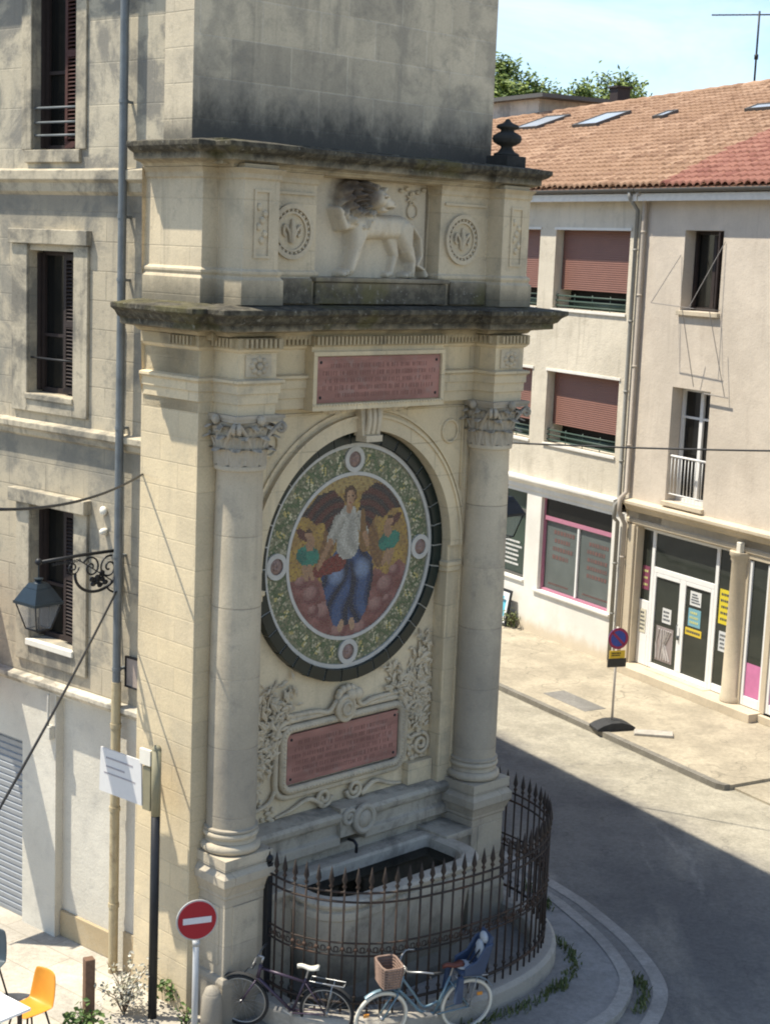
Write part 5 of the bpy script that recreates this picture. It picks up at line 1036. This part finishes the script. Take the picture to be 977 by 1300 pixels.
# ------------------------------------------------------------------ signs in the street
ne = thing('no_entry_sign', 'red no entry sign with a white bar on a grey pole', 'sign', (-1.88, 16.40, 0), 0)
M['signred'] = plain('sign_red', (.33, .012, .022), .35, var=.06); M['signback'] = plain('sign_grey', (.42, .42, .41), .45, .3, .1); M['signblue'] = plain('sign_blue', (.03, .06, .30), .35, var=.1); M['signyellow'] = plain('sign_yellow', (.72, .46, .03), .45, var=.1)
b = MB(); b.tube([(0, .03, 0), (0, .03, 2.2)], .035, 12); b.sphere((0, .03, 2.2), .036, 10, 6); b.tube([(0, .03, 1.78), (0, .03, 1.84)], .042, 12); obj('pole', b, 'signback', ne, smooth=True)
def disc(rot, r, y0, y1, cz): 
    b = MB(); b.ring(0, cz, y0, y1, .001, r, 40); return b
def turned(b, a, px=0, py=0):
    Rm = Matrix.Rotation(a, 3, 'Z'); b.v = [tuple(Rm @ Vector(v)) for v in b.v]; return b
AS = radians(22)
pl = obj('disc', turned(disc(0, .232, -.03, -.012, 2.10), AS), 'signback', ne); obj('red_face', turned(disc(0, .215, -.036, -.0305, 2.10), AS), 'signred', pl)
b = MB(); b.box(-.16, .16, -.042, -.0365, 2.065, 2.135); obj('white_bar', turned(b, AS), plain('sign_white', (.62, .60, .60), .4), pl)
npd = thing('no_parking_sign', 'temporary no parking sign on a pole in a black rubber foot', 'sign', RW(3.95, -3.24, .012), radians(18))
b = MB(); b.tube([(0, .04, .1), (0, .04, 2.1)], .025, 10); obj('pole', b, plain('pale_pole', (.55, .50, .43), .5), npd, smooth=True)
b = disc(0, .215, -.01, .008, 1.87); dk = obj('disc', b, 'signblue', npd); b = MB(); b.ring(0, 1.87, -.016, -.0105, .165, .22, 40); b.obox((0, -.0135, 1.87), (.36, .005, .05), Matrix.Rotation(radians(-45) if False else radians(45), 3, 'Y')); obj('red_ring', b, plain('faded_sign_red', (.30, .02, .07), .4), dk)
b = MB(); b.box(-.17, .17, -.012, .004, 1.46, 1.62); yp = obj('yellow_plate', b, 'signyellow', npd); b = MB(); marks(b, -.13, .13, -.0125, 1.50, 1.59, 2, .028); obj('print', b, 'iron', yp); b = MB(); b.box(-.20, .20, -.02, .015, 1.28, 1.455); obj('black_plate', b, plain('weathered_black_plate', (.035, .032, .026), .6), npd)
b = MB(); b.prism([(-.42, 0), (.42, 0), (.42, .05), (.30, .11), (.12, .16), (-.12, .16), (-.30, .11), (-.42, .05)], 'y', -.2, .22); obj('rubber_foot', b, plain('black_rubber', (.03, .03, .03), .75, var=.4), npd, bevel=.01)
fpz = MB(); fpz.prism([(-.4, 0), (.4, 0), (.38, .06), (-.38, .05)], 'y', -.16, .16); o = obj('spare_sign_foot', fpz, plain('dusty_grey_foot', (.36, .33, .28), .8, var=.3), bevel=.01); o.location = RW(4.62, -2.72, .0); o.rotation_euler = (0, 0, AR+.9); tag(o, 'dusty grey sign foot lying flat on the far pavement', 'sign base')
dc = MB(); dc.box(-.75, .75, -.28, .28, -.02, .006); o = struct('drain_cover', dc, 'gutterstone'); o.location = RW(2.0, -2.75, 0); o.rotation_euler = (0, 0, AR)
ip = thing('information_sign', 'white notice panel held out from a black and olive post before the wall', 'sign', (-2.6, 18.19, 0), AL)
b = MB(); b.tube([(0, 0, 0), (0, 0, 2.6)], .055, 12); obj('post', b, 'iron', ip, smooth=True); b = MB(); b.tube([(0, 0, 2.6), (0, 0, 3.42)], .058, 12); b.sphere((0, 0, 3.42), .06, 10, 6); M['olive'] = plain('olive_bracket', (.235, .21, .13), .6); po = obj('upper_post', b, 'olive', ip, smooth=True)
b = MB(); b.box(-.20, -.062, -.04, .04, 2.64, 3.18); obj('clamp_box', b, 'olive', po, bevel=.006); b = MB(); b.box(-.24, -.05, -.06, -.02, 3.21, 3.40); obj('cap_plate', b, 'sill', po)
b = MB(); b.prism([(-.99, 2.68), (-.20, 2.68), (-.22, 3.24), (-.97, 3.24)], 'y', -.05, -.03); pn_ = obj('panel', b, plain('white_panel', (.60, .59, .57), .45, var=.04), ip)
b = MB(); marks(b, -.86, -.3, -.0505, 3.08, 3.18, 1, .020, .9, False); marks(b, -.86, -.42, -.0505, 2.98, 3.06, 1, .020, .9, False); marks(b, -.9, -.34, -.0505, 2.90, 2.97, 1, .017, .95, False); obj('print', b, plain('grey_print', (.36, .33, .34), .6), pn_)

# ------------------------------------------------------------------ cables
def cable(pts, r, label, sag=.0):
    a, c = Vector(pts[0]), Vector(pts[1]); b = MB(); b.tube([a+(c-a)*t-Vector((0, 0, sag*4*t*(1-t))) for t in [i/24 for i in range(25)]], r, 6); o = obj('cable', b, 'iron', smooth=True); tag(o, label, 'cable'); return o
cable(((-2.95, 19.14, 6.6), (-3.18, 12.81, 7.18)), .014, 'black cable running left from the wall beside the drainpipe', .12)
cable(((-3.30, 19.50, 5.1), (-3.32, 13.36, 4.35)), .014, 'black cable sloping down left from the lantern bracket', .05)
cable(((1.6, 27.0, 6.24), (6.6, 24.7, 6.56)), .016, 'thin black cable crossing before the houses on the right', .03)

# ------------------------------------------------------------------ bicycles
M['tyre'] = plain('black_tyre', (.02, .02, .02), .8); M['creamtyre'] = plain('cream_tyre', (.62, .58, .48), .7); M['chrome'] = plain('bike_alloy', (.38, .38, .37), .38, .8, .15); M['leather'] = plain('brown_saddle', (.13, .035, .02), .5)
def bicycle(name, label, rear, front, lean, wr, fmat, tyre, step, extras):
    rx_, fx_ = Vector(rear), Vector(front); d = (fx_-rx_); wb = d.length; t = thing(name, label, 'bicycle', (rx_.x, rx_.y, rx_.z), atan2(d.y, d.x), None); t.rotation_euler = (lean, 0, atan2(d.y, d.x))
    zc = wr; bb = Vector((.43, 0, zc-.06)); ra = Vector((0, 0, zc)); fa = Vector((wb, 0, zc)); seat = Vector((.26, 0, zc+.42)); headt = Vector((wb-.24, 0, zc+.52)); headb = Vector((wb-.20, 0, zc+.34)); crown = Vector((wb-.175, 0, zc+.30))
    b = MB()
    if step:
        b.tube(spline([headb, (wb-.42, 0, zc+.10), (.62, 0, zc-.0), bb], 6), .02, 8); b.tube(spline([headt-Vector((0, 0, .04)), (wb-.40, 0, zc+.26), (.58, 0, zc+.06), (.40, 0, zc+.10)], 6), .016, 8)
    else: b.tube([headb, bb], .021, 8); b.tube([headt-Vector((0, 0, .05)), seat-Vector((0, 0, .06))], .018, 8)
    b.tube([bb, seat], .017, 8); b.tube([headb, headt], .024, 8)
    for s in (-1, 1): b.tube([bb+Vector((0, s*.03, 0)), ra+Vector((0, s*.06, 0))], .010, 6); b.tube([seat-Vector((0, -s*.02, .06)), ra+Vector((0, s*.06, 0))], .009, 6); b.tube([crown+Vector((0, s*.05, 0)), fa+Vector((0, s*.055, 0))], .012, 6)
    b.tube([crown+Vector((0, -.05, 0)), crown, crown+Vector((0, .05, 0))], .014, 6); b.tube([headb, crown], .018, 6); obj('frame', b, fmat, t, smooth=True)
    for c in (ra, fa):
        w0 = MB(); w0.tube([(c.x+(wr-.02)*cos(a), 0, c.z+(wr-.02)*sin(a)) for a in [2*pi*i/40 for i in range(40)]], .021, 8, True); wo = obj('wheel', w0, tyre, t, smooth=True)
        w1_ = MB(); w1_.tube([(c.x+(wr-.045)*cos(a), 0, c.z+(wr-.045)*sin(a)) for a in [2*pi*i/40 for i in range(40)]], .010, 6, True); w1_.tube([(c.x, -.05, c.z), (c.x, .05, c.z)], .024, 8)
        for i in range(28): a = 2*pi*i/28; w1_.tube([(c.x+.02*cos(a+(1.2 if i % 2 else -1.2)), .025 if i % 4 < 2 else -.025, c.z+.02*sin(a+(1.2 if i % 2 else -1.2))), (c.x+(wr-.05)*cos(a), 0, c.z+(wr-.05)*sin(a))], .0018, 3)
        obj('rim', w1_, 'chrome', wo, smooth=True)
    b = MB(); st = headt+Vector((-.03, 0, .10)); b.tube([headt, st], .014, 7)
    if step: b.tube(spline([st+Vector((-.24, .29, .05)), st+Vector((-.10, .26, .07)), st+Vector((.03, .12, .02)), st, st+Vector((.03, -.12, .02)), st+Vector((-.10, -.26, .07)), st+Vector((-.24, -.29, .05))], 5), .012, 7)
    else: b.tube([st, st+Vector((.07, 0, .01))], .014, 7); b.tube([st+Vector((.05, -.30, .02)), st+Vector((.07, -.1, .01)), st+Vector((.07, .1, .01)), st+Vector((.05, .30, .02))], .012, 7)
    hb = obj('handlebar', b, 'chrome', t, smooth=True); b = MB()
    for s in (-1, 1):
        p = st+(Vector((-.24, s*.29, .05)) if step else Vector((.05, s*.30, .02))); b.tube([p, p+(Vector((-.09, 0, -.005)) if step else Vector((-.005, -s*.1, 0)))], .017, 8); b.tube([p+Vector((.05, -s*.02, -.02)), p+Vector((.07, s*.08, -.03))], .006, 5)
    obj('grip', b, 'tyre', hb, smooth=True)
    b = MB(); sp_ = seat+Vector((-.03, 0, .12)); b.tube([seat, sp_], .012, 7); obj('seat_post', b, 'chrome', t)
    b = MB(); n = 9
    L0 = [(sp_.x-.13+.27*i/n, .075*(1-(i/n)**.8)+.02 if i else .05, sp_.z+.03+.012*cos(i*.9)) for i in range(n+1)]
    b.add([(x, y, z) for x, y, z in L0] + [(x, 0, z+.025) for x, y, z in L0] + [(x, -y, z) for x, y, z in L0] + [(x, 0, z-.04) for x, y, z in L0], [(r*(n+1)+i, r*(n+1)+i+1, ((r+1) % 4)*(n+1)+i+1, ((r+1) % 4)*(n+1)+i) for r in range(4) for i in range(n)] + [(0, n+1, 2*n+2, 3*n+3), (n, 2*n+1, 3*n+2, 4*n+3)]); obj('saddle', b, 'leather' if step else extras.get('saddle', 'tyre'), t, smooth=True)
    b = MB(); b.ring(bb.x, bb.z, -.06, -.054, .07, .095, 24); b.tube([bb+Vector((0, -.07, 0)), bb+Vector((0, .07, 0))], .02, 8); ca = .5
    for s in (-1, 1): e = bb+Vector((s*.165*cos(ca), s*.075, s*.165*sin(ca))); b.tube([bb+Vector((0, s*.07, 0)), e], .011, 6); b.box(e.x-.045, e.x+.045, min(e.y, e.y+s*.09), max(e.y, e.y+s*.09), e.z-.012, e.z+.012)
    for s in (1, -1): b.tube([bb+Vector((0, -.057, s*.09)), ra+Vector((0, -.057, s*.035))], .005, 5)
    obj('crankset', b, 'chrome', t, smooth=True, sharp=40)
    b = MB()
    for c, a0, a1 in ((ra, .1, 2.6), (fa, .9, 2.7)):
        P = [c+Vector(((wr+.035)*cos(a0+(a1-a0)*i/18), 0, (wr+.035)*sin(a0+(a1-a0)*i/18))) for i in range(19)]
        b.add([p+Vector((0, s*.028, -.006 if abs(s) else 0)) for p in P for s in (-1, 1)] + [p+Vector((0, 0, .012)) for p in P], [f for i in range(18) for f in ((2*i, 2*i+2, 38+i+1, 38+i), (2*i+1, 38+i, 38+i+1, 2*i+3))])
    obj('mudguard', b, extras.get('guard', fmat), t, smooth=True)
    b = MB()
    if extras.get('rack'):
        b.tube([ra+Vector((-.22, .06, .40)), ra+Vector((.20, .06, .42)), ra+Vector((.20, -.06, .42)), ra+Vector((-.22, -.06, .40))], .008, 6, True)
        for s in (-1, 1): b.tube([ra+Vector((0, s*.065, 0)), ra+Vector((-.08, s*.06, .40))], .006, 5)
        obj('carrier', b, 'chrome', t, smooth=True)
    if extras.get('basket'):
        b = MB(); c = Vector((wb-.05, 0, zc+.58)); n = 8
        for k in range(n): z = c.z-.12+.26*k/(n-1); s = .82+.18*k/(n-1); b.tube([(c.x+.15*s*cos(a)*min(1, 1/max(abs(cos(a)), abs(sin(a)))*.86), .19*s*sin(a)*min(1.16, 1/max(abs(cos(a)), abs(sin(a)))*.86), z) for a in [2*pi*i/24 for i in range(24)]], .015, 5, True)
        for i in range(24): a = 2*pi*i/24; k = min(1.16, 1/max(abs(cos(a)), abs(sin(a)))*.86); b.tube([(c.x+.123*cos(a)*k, .156*sin(a)*k, c.z-.12), (c.x+.15*cos(a)*k, .19*sin(a)*k, c.z+.14)], .010, 4)
        b.box(c.x-.11, c.x+.11, -.14, .14, c.z-.13, c.z-.115); obj('basket', b, plain('wicker', (.21, .14, .105), .8, var=.3, scale=30), t)
    if extras.get('seat'):
        c = ra+Vector((-.02, 0, .46)); b = MB()
        def cushion(b2, x0, x1, y0, y1, z0, z1): b2.box(x0, x1, y0, y1, z0, z1)
        b.prism([(c.x+.24, c.z), (c.x-.10, c.z-.02), (c.x-.24, c.z+.56), (c.x-.20, c.z+.60), (c.x-.05, c.z+.10), (c.x+.24, c.z+.07)], 'y', -.17, .17)
        for s in (-1, 1): b.prism([(c.x+.20, c.z+.02), (c.x-.12, c.z+.02), (c.x-.23, c.z+.50), (c.x-.10, c.z+.46), (c.x+.02, c.z+.24), (c.x+.20, c.z+.16)], 'y', s*.175-.02, s*.175+.02)
        for s in (-1, 1): b.prism([(c.x+.22, c.z+.03), (c.x+.30, c.z+.03), (c.x+.34, c.z-.38), (c.x+.22, c.z-.38)], 'y', s*.2-.045, s*.2+.045)
        def small(bb): bb.v = [(c.x+(x-c.x)*.84, y*.84, c.z+(z-c.z)*.84) for x, y, z in bb.v]
        small(b); cs_ = obj('child_seat', b, plain('navy_plastic', (.035, .055, .10), .5, var=.2), t, bevel=.025)
        b = MB(); b.sphere((c.x+.12, 0, c.z+.10), (.14, .13, .045), 14, 8); b.sphere((c.x-.11, 0, c.z+.30), (.05, .13, .17), 14, 10); b.sphere((c.x-.16, 0, c.z+.50), (.05, .11, .09), 12, 8); small(b); obj('cushion', b, plain('grey_cushion', (.34, .36, .37), .8), cs_, smooth=True)
        b = MB()
        for s in (-1, 1): b.tube([c+Vector((-.16, s*.07, .46)), c+Vector((-.04, s*.06, .30)), c+Vector((.06, s*.04, .14))], .014, 6)
        small(b); obj('harness', b, plain('black_strap', (.02, .02, .025), .7), cs_)
    for c in ([fa] if extras.get('reflect') else []):
        b = MB(); b.box(c.x+.16, c.x+.23, -.008, .008, c.z+.03, c.z+.07); b.box(ra.x-.2, ra.x-.13, -.008, .008, ra.z+.1, ra.z+.14); obj('reflector', b, plain('amber', (.6, .25, .04), .3), t)
    return t
M['bikedark'] = plain('dark_purple_paint', (.05, .035, .055), .35, .2); M['bikeblue'] = plain('blue_grey_paint', (.13, .20, .24), .35, .2)
b1 = FW(KF, AF, .22, -.16); b2 = FW(KF, AF, .80, -1.05)
bicycle('bicycle', 'dark bicycle with black tyres leaning on the railing near the left pedestal', b2, b1, radians(-5), .34, 'bikedark', 'tyre', False, {'guard': 'tyre', 'rack': True, 'saddle': 'creamtyre'})
b1 = FW(KF, AF, 1.19, -1.56); b2 = FW(KF, AF, 2.24, -1.98)
bicycle('bicycle', 'blue grey bicycle with cream tyres, wicker basket and a child seat', b2, b1, radians(-5), .345, 'bikeblue', 'creamtyre', True, {'guard': 'bikeblue', 'rack': True, 'basket': True, 'seat': True, 'reflect': True})

# ------------------------------------------------------------------ cafe furniture at the left edge
dk = MB()
ux, uy = Vector((cos(AL), sin(AL))), Vector((-sin(AL), cos(AL)))
for i in range(9):
    b0 = -3.35-.125*i; dk.prism([FW(KL, AL, -2.4, b0)[:2], FW(KL, AL, .42, b0)[:2], FW(KL, AL, .42, b0+.118)[:2], FW(KL, AL, -2.4, b0+.118)[:2]], 'z', .006, .05)
M['deck'] = plain('red_brown_deck', (.20, .105, .075), .7, var=.3, scale=6); 
def chair(name, label, loc, rot, mat):
    t = thing(name, label, 'chair', loc, rot)
    b = MB(); n = 9; pr = [(.23, .455), (.18, .45), (0, .435), (-.17, .44), (-.22, .48), (-.245, .58), (-.265, .70), (-.28, .80), (-.285, .86)]
    v = []
    for k, (x, z) in enumerate(pr):
        for j in range(7):
            s = (j-3)/3; wd = (.21 if k < 4 else .215-.05*((k-4)/4)**2); v.append((x+(.045*s*s if k > 3 else 0), s*wd, z+(.03*s*s if k < 4 else 0)))
    f = [(k*7+j, k*7+j+1, (k+1)*7+j+1, (k+1)*7+j) for k in range(8) for j in range(6)]; b.add(v, f)
    o = obj('seat_shell', b, mat, t, smooth=True); md = o.modifiers.new('thick', 'SOLIDIFY'); md.thickness = .022; md.offset = 0; sb_ = o.modifiers.new('sub', 'SUBSURF'); sb_.levels = 1; sb_.render_levels = 2
    for sx in (1, -1):
        for sy in (1, -1): b = MB(); b.tube([(sx*.13, sy*.13, .43), (sx*.22, sy*.21, 0)], .013, 7); obj('leg', b, 'shutter', t, smooth=True)
    return t
chair('cafe_chair', 'orange moulded chair at the white table', (-3.93, 17.40, .004), radians(-128), plain('orange_plastic', (.62, .26, .025), .45, var=.08))
chair('cafe_chair', 'dark grey chair at the far left edge behind the orange one', (-4.72, 18.42, .004), radians(-100), plain('slate_plastic', (.05, .07, .08), .5))
struct('wooden_deck', dk, 'deck')
tb_ = thing('cafe_table', 'white rectangular cafe table beside the orange chair', 'table', (-4.30, 16.86, 0), radians(-39))
b = MB(); b.box(-.62, .40, -.42, .32, .715, .75); obj('tabletop', b, plain('white_tabletop', (.78, .77, .74), .5, var=.06, scale=5), tb_, bevel=.006)
for sx in (-.52, .30):
    for sy in (-.34, .24): b = MB(); b.box(sx-.02, sx+.02, sy-.02, sy+.02, 0, .714); obj('leg', b, 'shutter', tb_)
wp = MB(); wp.box(-.06, .06, -.06, .06, 0, .90); o = obj('wooden_post', wp, plain('brown_wood', (.15, .085, .05), .8, var=.3, scale=20), bevel=.008); o.location = (-3.32, 17.86, 0); o.rotation_euler = (0, 0, .5); tag(o, 'short brown wooden post on the left pavement', 'post')

# ------------------------------------------------------------------ plants and trees
def leafmat(name, c1, c2):
    t = NT(name, .6); oi = t.n('ShaderNodeNewGeometry'); c = t.mix(oi.outputs['Random Per Island'], c1, c2); t.col(c); t.b.inputs['Subsurface Weight'].default_value = 0; return t.m
M['leaf'] = leafmat('green_leaves', (.035, .075, .015), (.11, .17, .04)); M['weed'] = leafmat('weed_leaves', (.06, .085, .025), (.16, .17, .06)); M['pale'] = leafmat('pale_leaves', (.20, .19, .12), (.62, .58, .48)); M['treeleaf'] = leafmat('tree_leaves', (.04, .075, .012), (.19, .24, .045)); M['bark'] = plain('bark', (.12, .085, .055), .9, var=.3)
def leaves(b, rnd, c, n, size, dirz=0):
    for _ in range(n):
        u = Vector((rnd.gauss(0, 1), rnd.gauss(0, 1), rnd.gauss(0, .6)+dirz)).normalized(); v = u.orthogonal().normalized(); v.rotate(Matrix.Rotation(rnd.uniform(0, 6.28), 3, u)) if False else None
        s = size*rnd.uniform(.6, 1.3); p = Vector(c)+Vector((rnd.gauss(0, 1), rnd.gauss(0, 1), rnd.gauss(0, 1)))*size*.9; w3 = u.cross(v)
        b.add([p-u*s*.1, p+u*s*.5+v*s*.33+w3*s*.1, p+u*s*1.1, p+u*s*.5-v*s*.33+w3*s*.1], [(0, 1, 2, 3)])
def plant(name, label, cat, loc, r, h, n, size, mat, seed, stems=8, dots=None):
    rnd = random.Random(seed); t = thing(name, label, cat, loc); b, s = MB(), MB()
    for k in range(stems):
        a = rnd.uniform(0, 6.28); rr = r*rnd.uniform(.2, 1); tip = Vector((rr*cos(a), rr*sin(a), h*rnd.uniform(.55, 1.05))); mid = Vector((rr*.35*cos(a), rr*.35*sin(a), tip.z*.6)); s.tube([(0, 0, 0), mid, tip], [.008, .006, .003], 4)
        for q in range(max(1, n//stems)): f = rnd.uniform(.25, 1); p = (mid*(f*2) if f < .5 else mid+(tip-mid)*(f*2-1)); leaves(b, rnd, p, 1, size)
    obj('stems', s, 'bark' if dots is None else dots, t); obj('foliage', b, mat, t)
    return t
plant('weed_clump', 'green weeds at the foot of the black post', 'plant', (-2.36, 18.55, 0), .30, .36, 150, .07, 'leaf', 1, 12)
plant('garden_plant', 'bright green plant at the foot of the brown wooden post', 'plant', (-3.30, 17.62, 0), .26, .42, 180, .07, 'leaf', 2, 12)
plant('pale_shrub', 'pale cream shrub between the wooden post and the black post', 'plant', (-2.95, 18.22, 0), .50, .72, 430, .055, 'pale', 3, 20, 'bark')
plant('weed_clump', 'dusty weeds beside the pavement board against the white wall', 'plant', RW(-4.15, -.18), .32, .42, 170, .08, 'weed', 4, 12)
plant('weed_clump', 'tall thin weeds beside the left pedestal', 'plant', FW(KF, AF, -.32, .25), .14, .26, 60, .05, 'leaf', 5, 7)
def weed_strip(pts, n, seed, hmax, wd):
    rnd = random.Random(seed); b = MB(); P = spline(pts, 8)
    for _ in range(n):
        p = rnd.choice(P)+Vector((rnd.gauss(0, wd), rnd.gauss(0, wd), 0)); h = hmax*rnd.uniform(.3, 1); a = rnd.uniform(0, 6.28); d = Vector((cos(a), sin(a), 0))*h*rnd.uniform(.2, .8); s = Vector((-sin(a), cos(a), 0))*.012
        b.add([p-s, p+s, p+d*.5+Vector((0, 0, h*.7))+s*.8, p+d+Vector((0, 0, h)), p+d*.5+Vector((0, 0, h*.7))-s*.8], [(0, 1, 2, 3, 4)])
    o = obj('weeds', b, 'weed'); o['kind'] = 'stuff'; o['label'] = 'low weeds growing in the cracks of the pavement'; o['category'] = 'weeds'
weed_strip([(2.60, 20.9, 0), (2.80, 20.35, 0), (2.62, 19.6, 0), (2.3, 19.2, 0)], 230, 1, .11, .04)
weed_strip([(3.62, 20.0, -.09), (3.66, 19.5, -.09), (3.5, 19.0, -.09)], 130, 2, .11, .04)
weed_strip([(2.25, 19.05, 0), (1.8, 18.65, 0), (1.3, 18.25, 0)], 130, 3, .10, .05)
weed_strip([(2.62, 21.9, 0), (2.55, 22.3, 0), (2.35, 22.8, 0)], 70, 4, .12, .04)
def tree(label, x, y, top, r, seed):
    rnd = random.Random(seed); t = thing('broadleaf_tree', label, 'tree', (x, y, 0), 0, 'trees beyond the tiled roof'); s = MB(); s.tube([(0, 0, 0), (.1, 0, top*.3), (0, .1, top*.55), (0, 0, top*.85)], [.35, .28, .2, .05], 8); cl = []
    for k in range(34):
        u = Vector((rnd.gauss(0, 1), rnd.gauss(0, 1), rnd.gauss(0, 1))).normalized()*rnd.uniform(.35, 1); cl.append((Vector((u.x*r, u.y*r, top-r*1.15+u.z*r*1.15)), rnd.uniform(.28, .5)*r*.75))
    for c, q in cl[:12]: s.tube([(0, 0, top*.5), c*.6+Vector((0, 0, top*.2)), c], [.12, .07, .02], 5)
    b = MB()
    for c, q in cl:
        for _ in range(190):
            p = c+Vector((rnd.gauss(0, .5), rnd.gauss(0, .5), rnd.gauss(0, .5)))*q; leaves(b, rnd, p, 1, .22)
    obj('trunk', s, 'bark', t, smooth=True); obj('crown', b, 'treeleaf', t)
for lab, x, y, top, r, sd in (('dark green tree close beside the tall house edge', 5.1, 82.5, 18.75, 1.7, 1), ('low rounded tree between the tall house and the roof hut', 7.1, 83, 18.3, 1.9, 2), ('spreading tree left of the chimney beyond the roof', 9.3, 82, 18.2, 1.6, 3), ('tallest tree right of the chimney beyond the roof', 11.3, 84, 18.75, 1.7, 4)): tree(lab, x, y, top, r, sd)
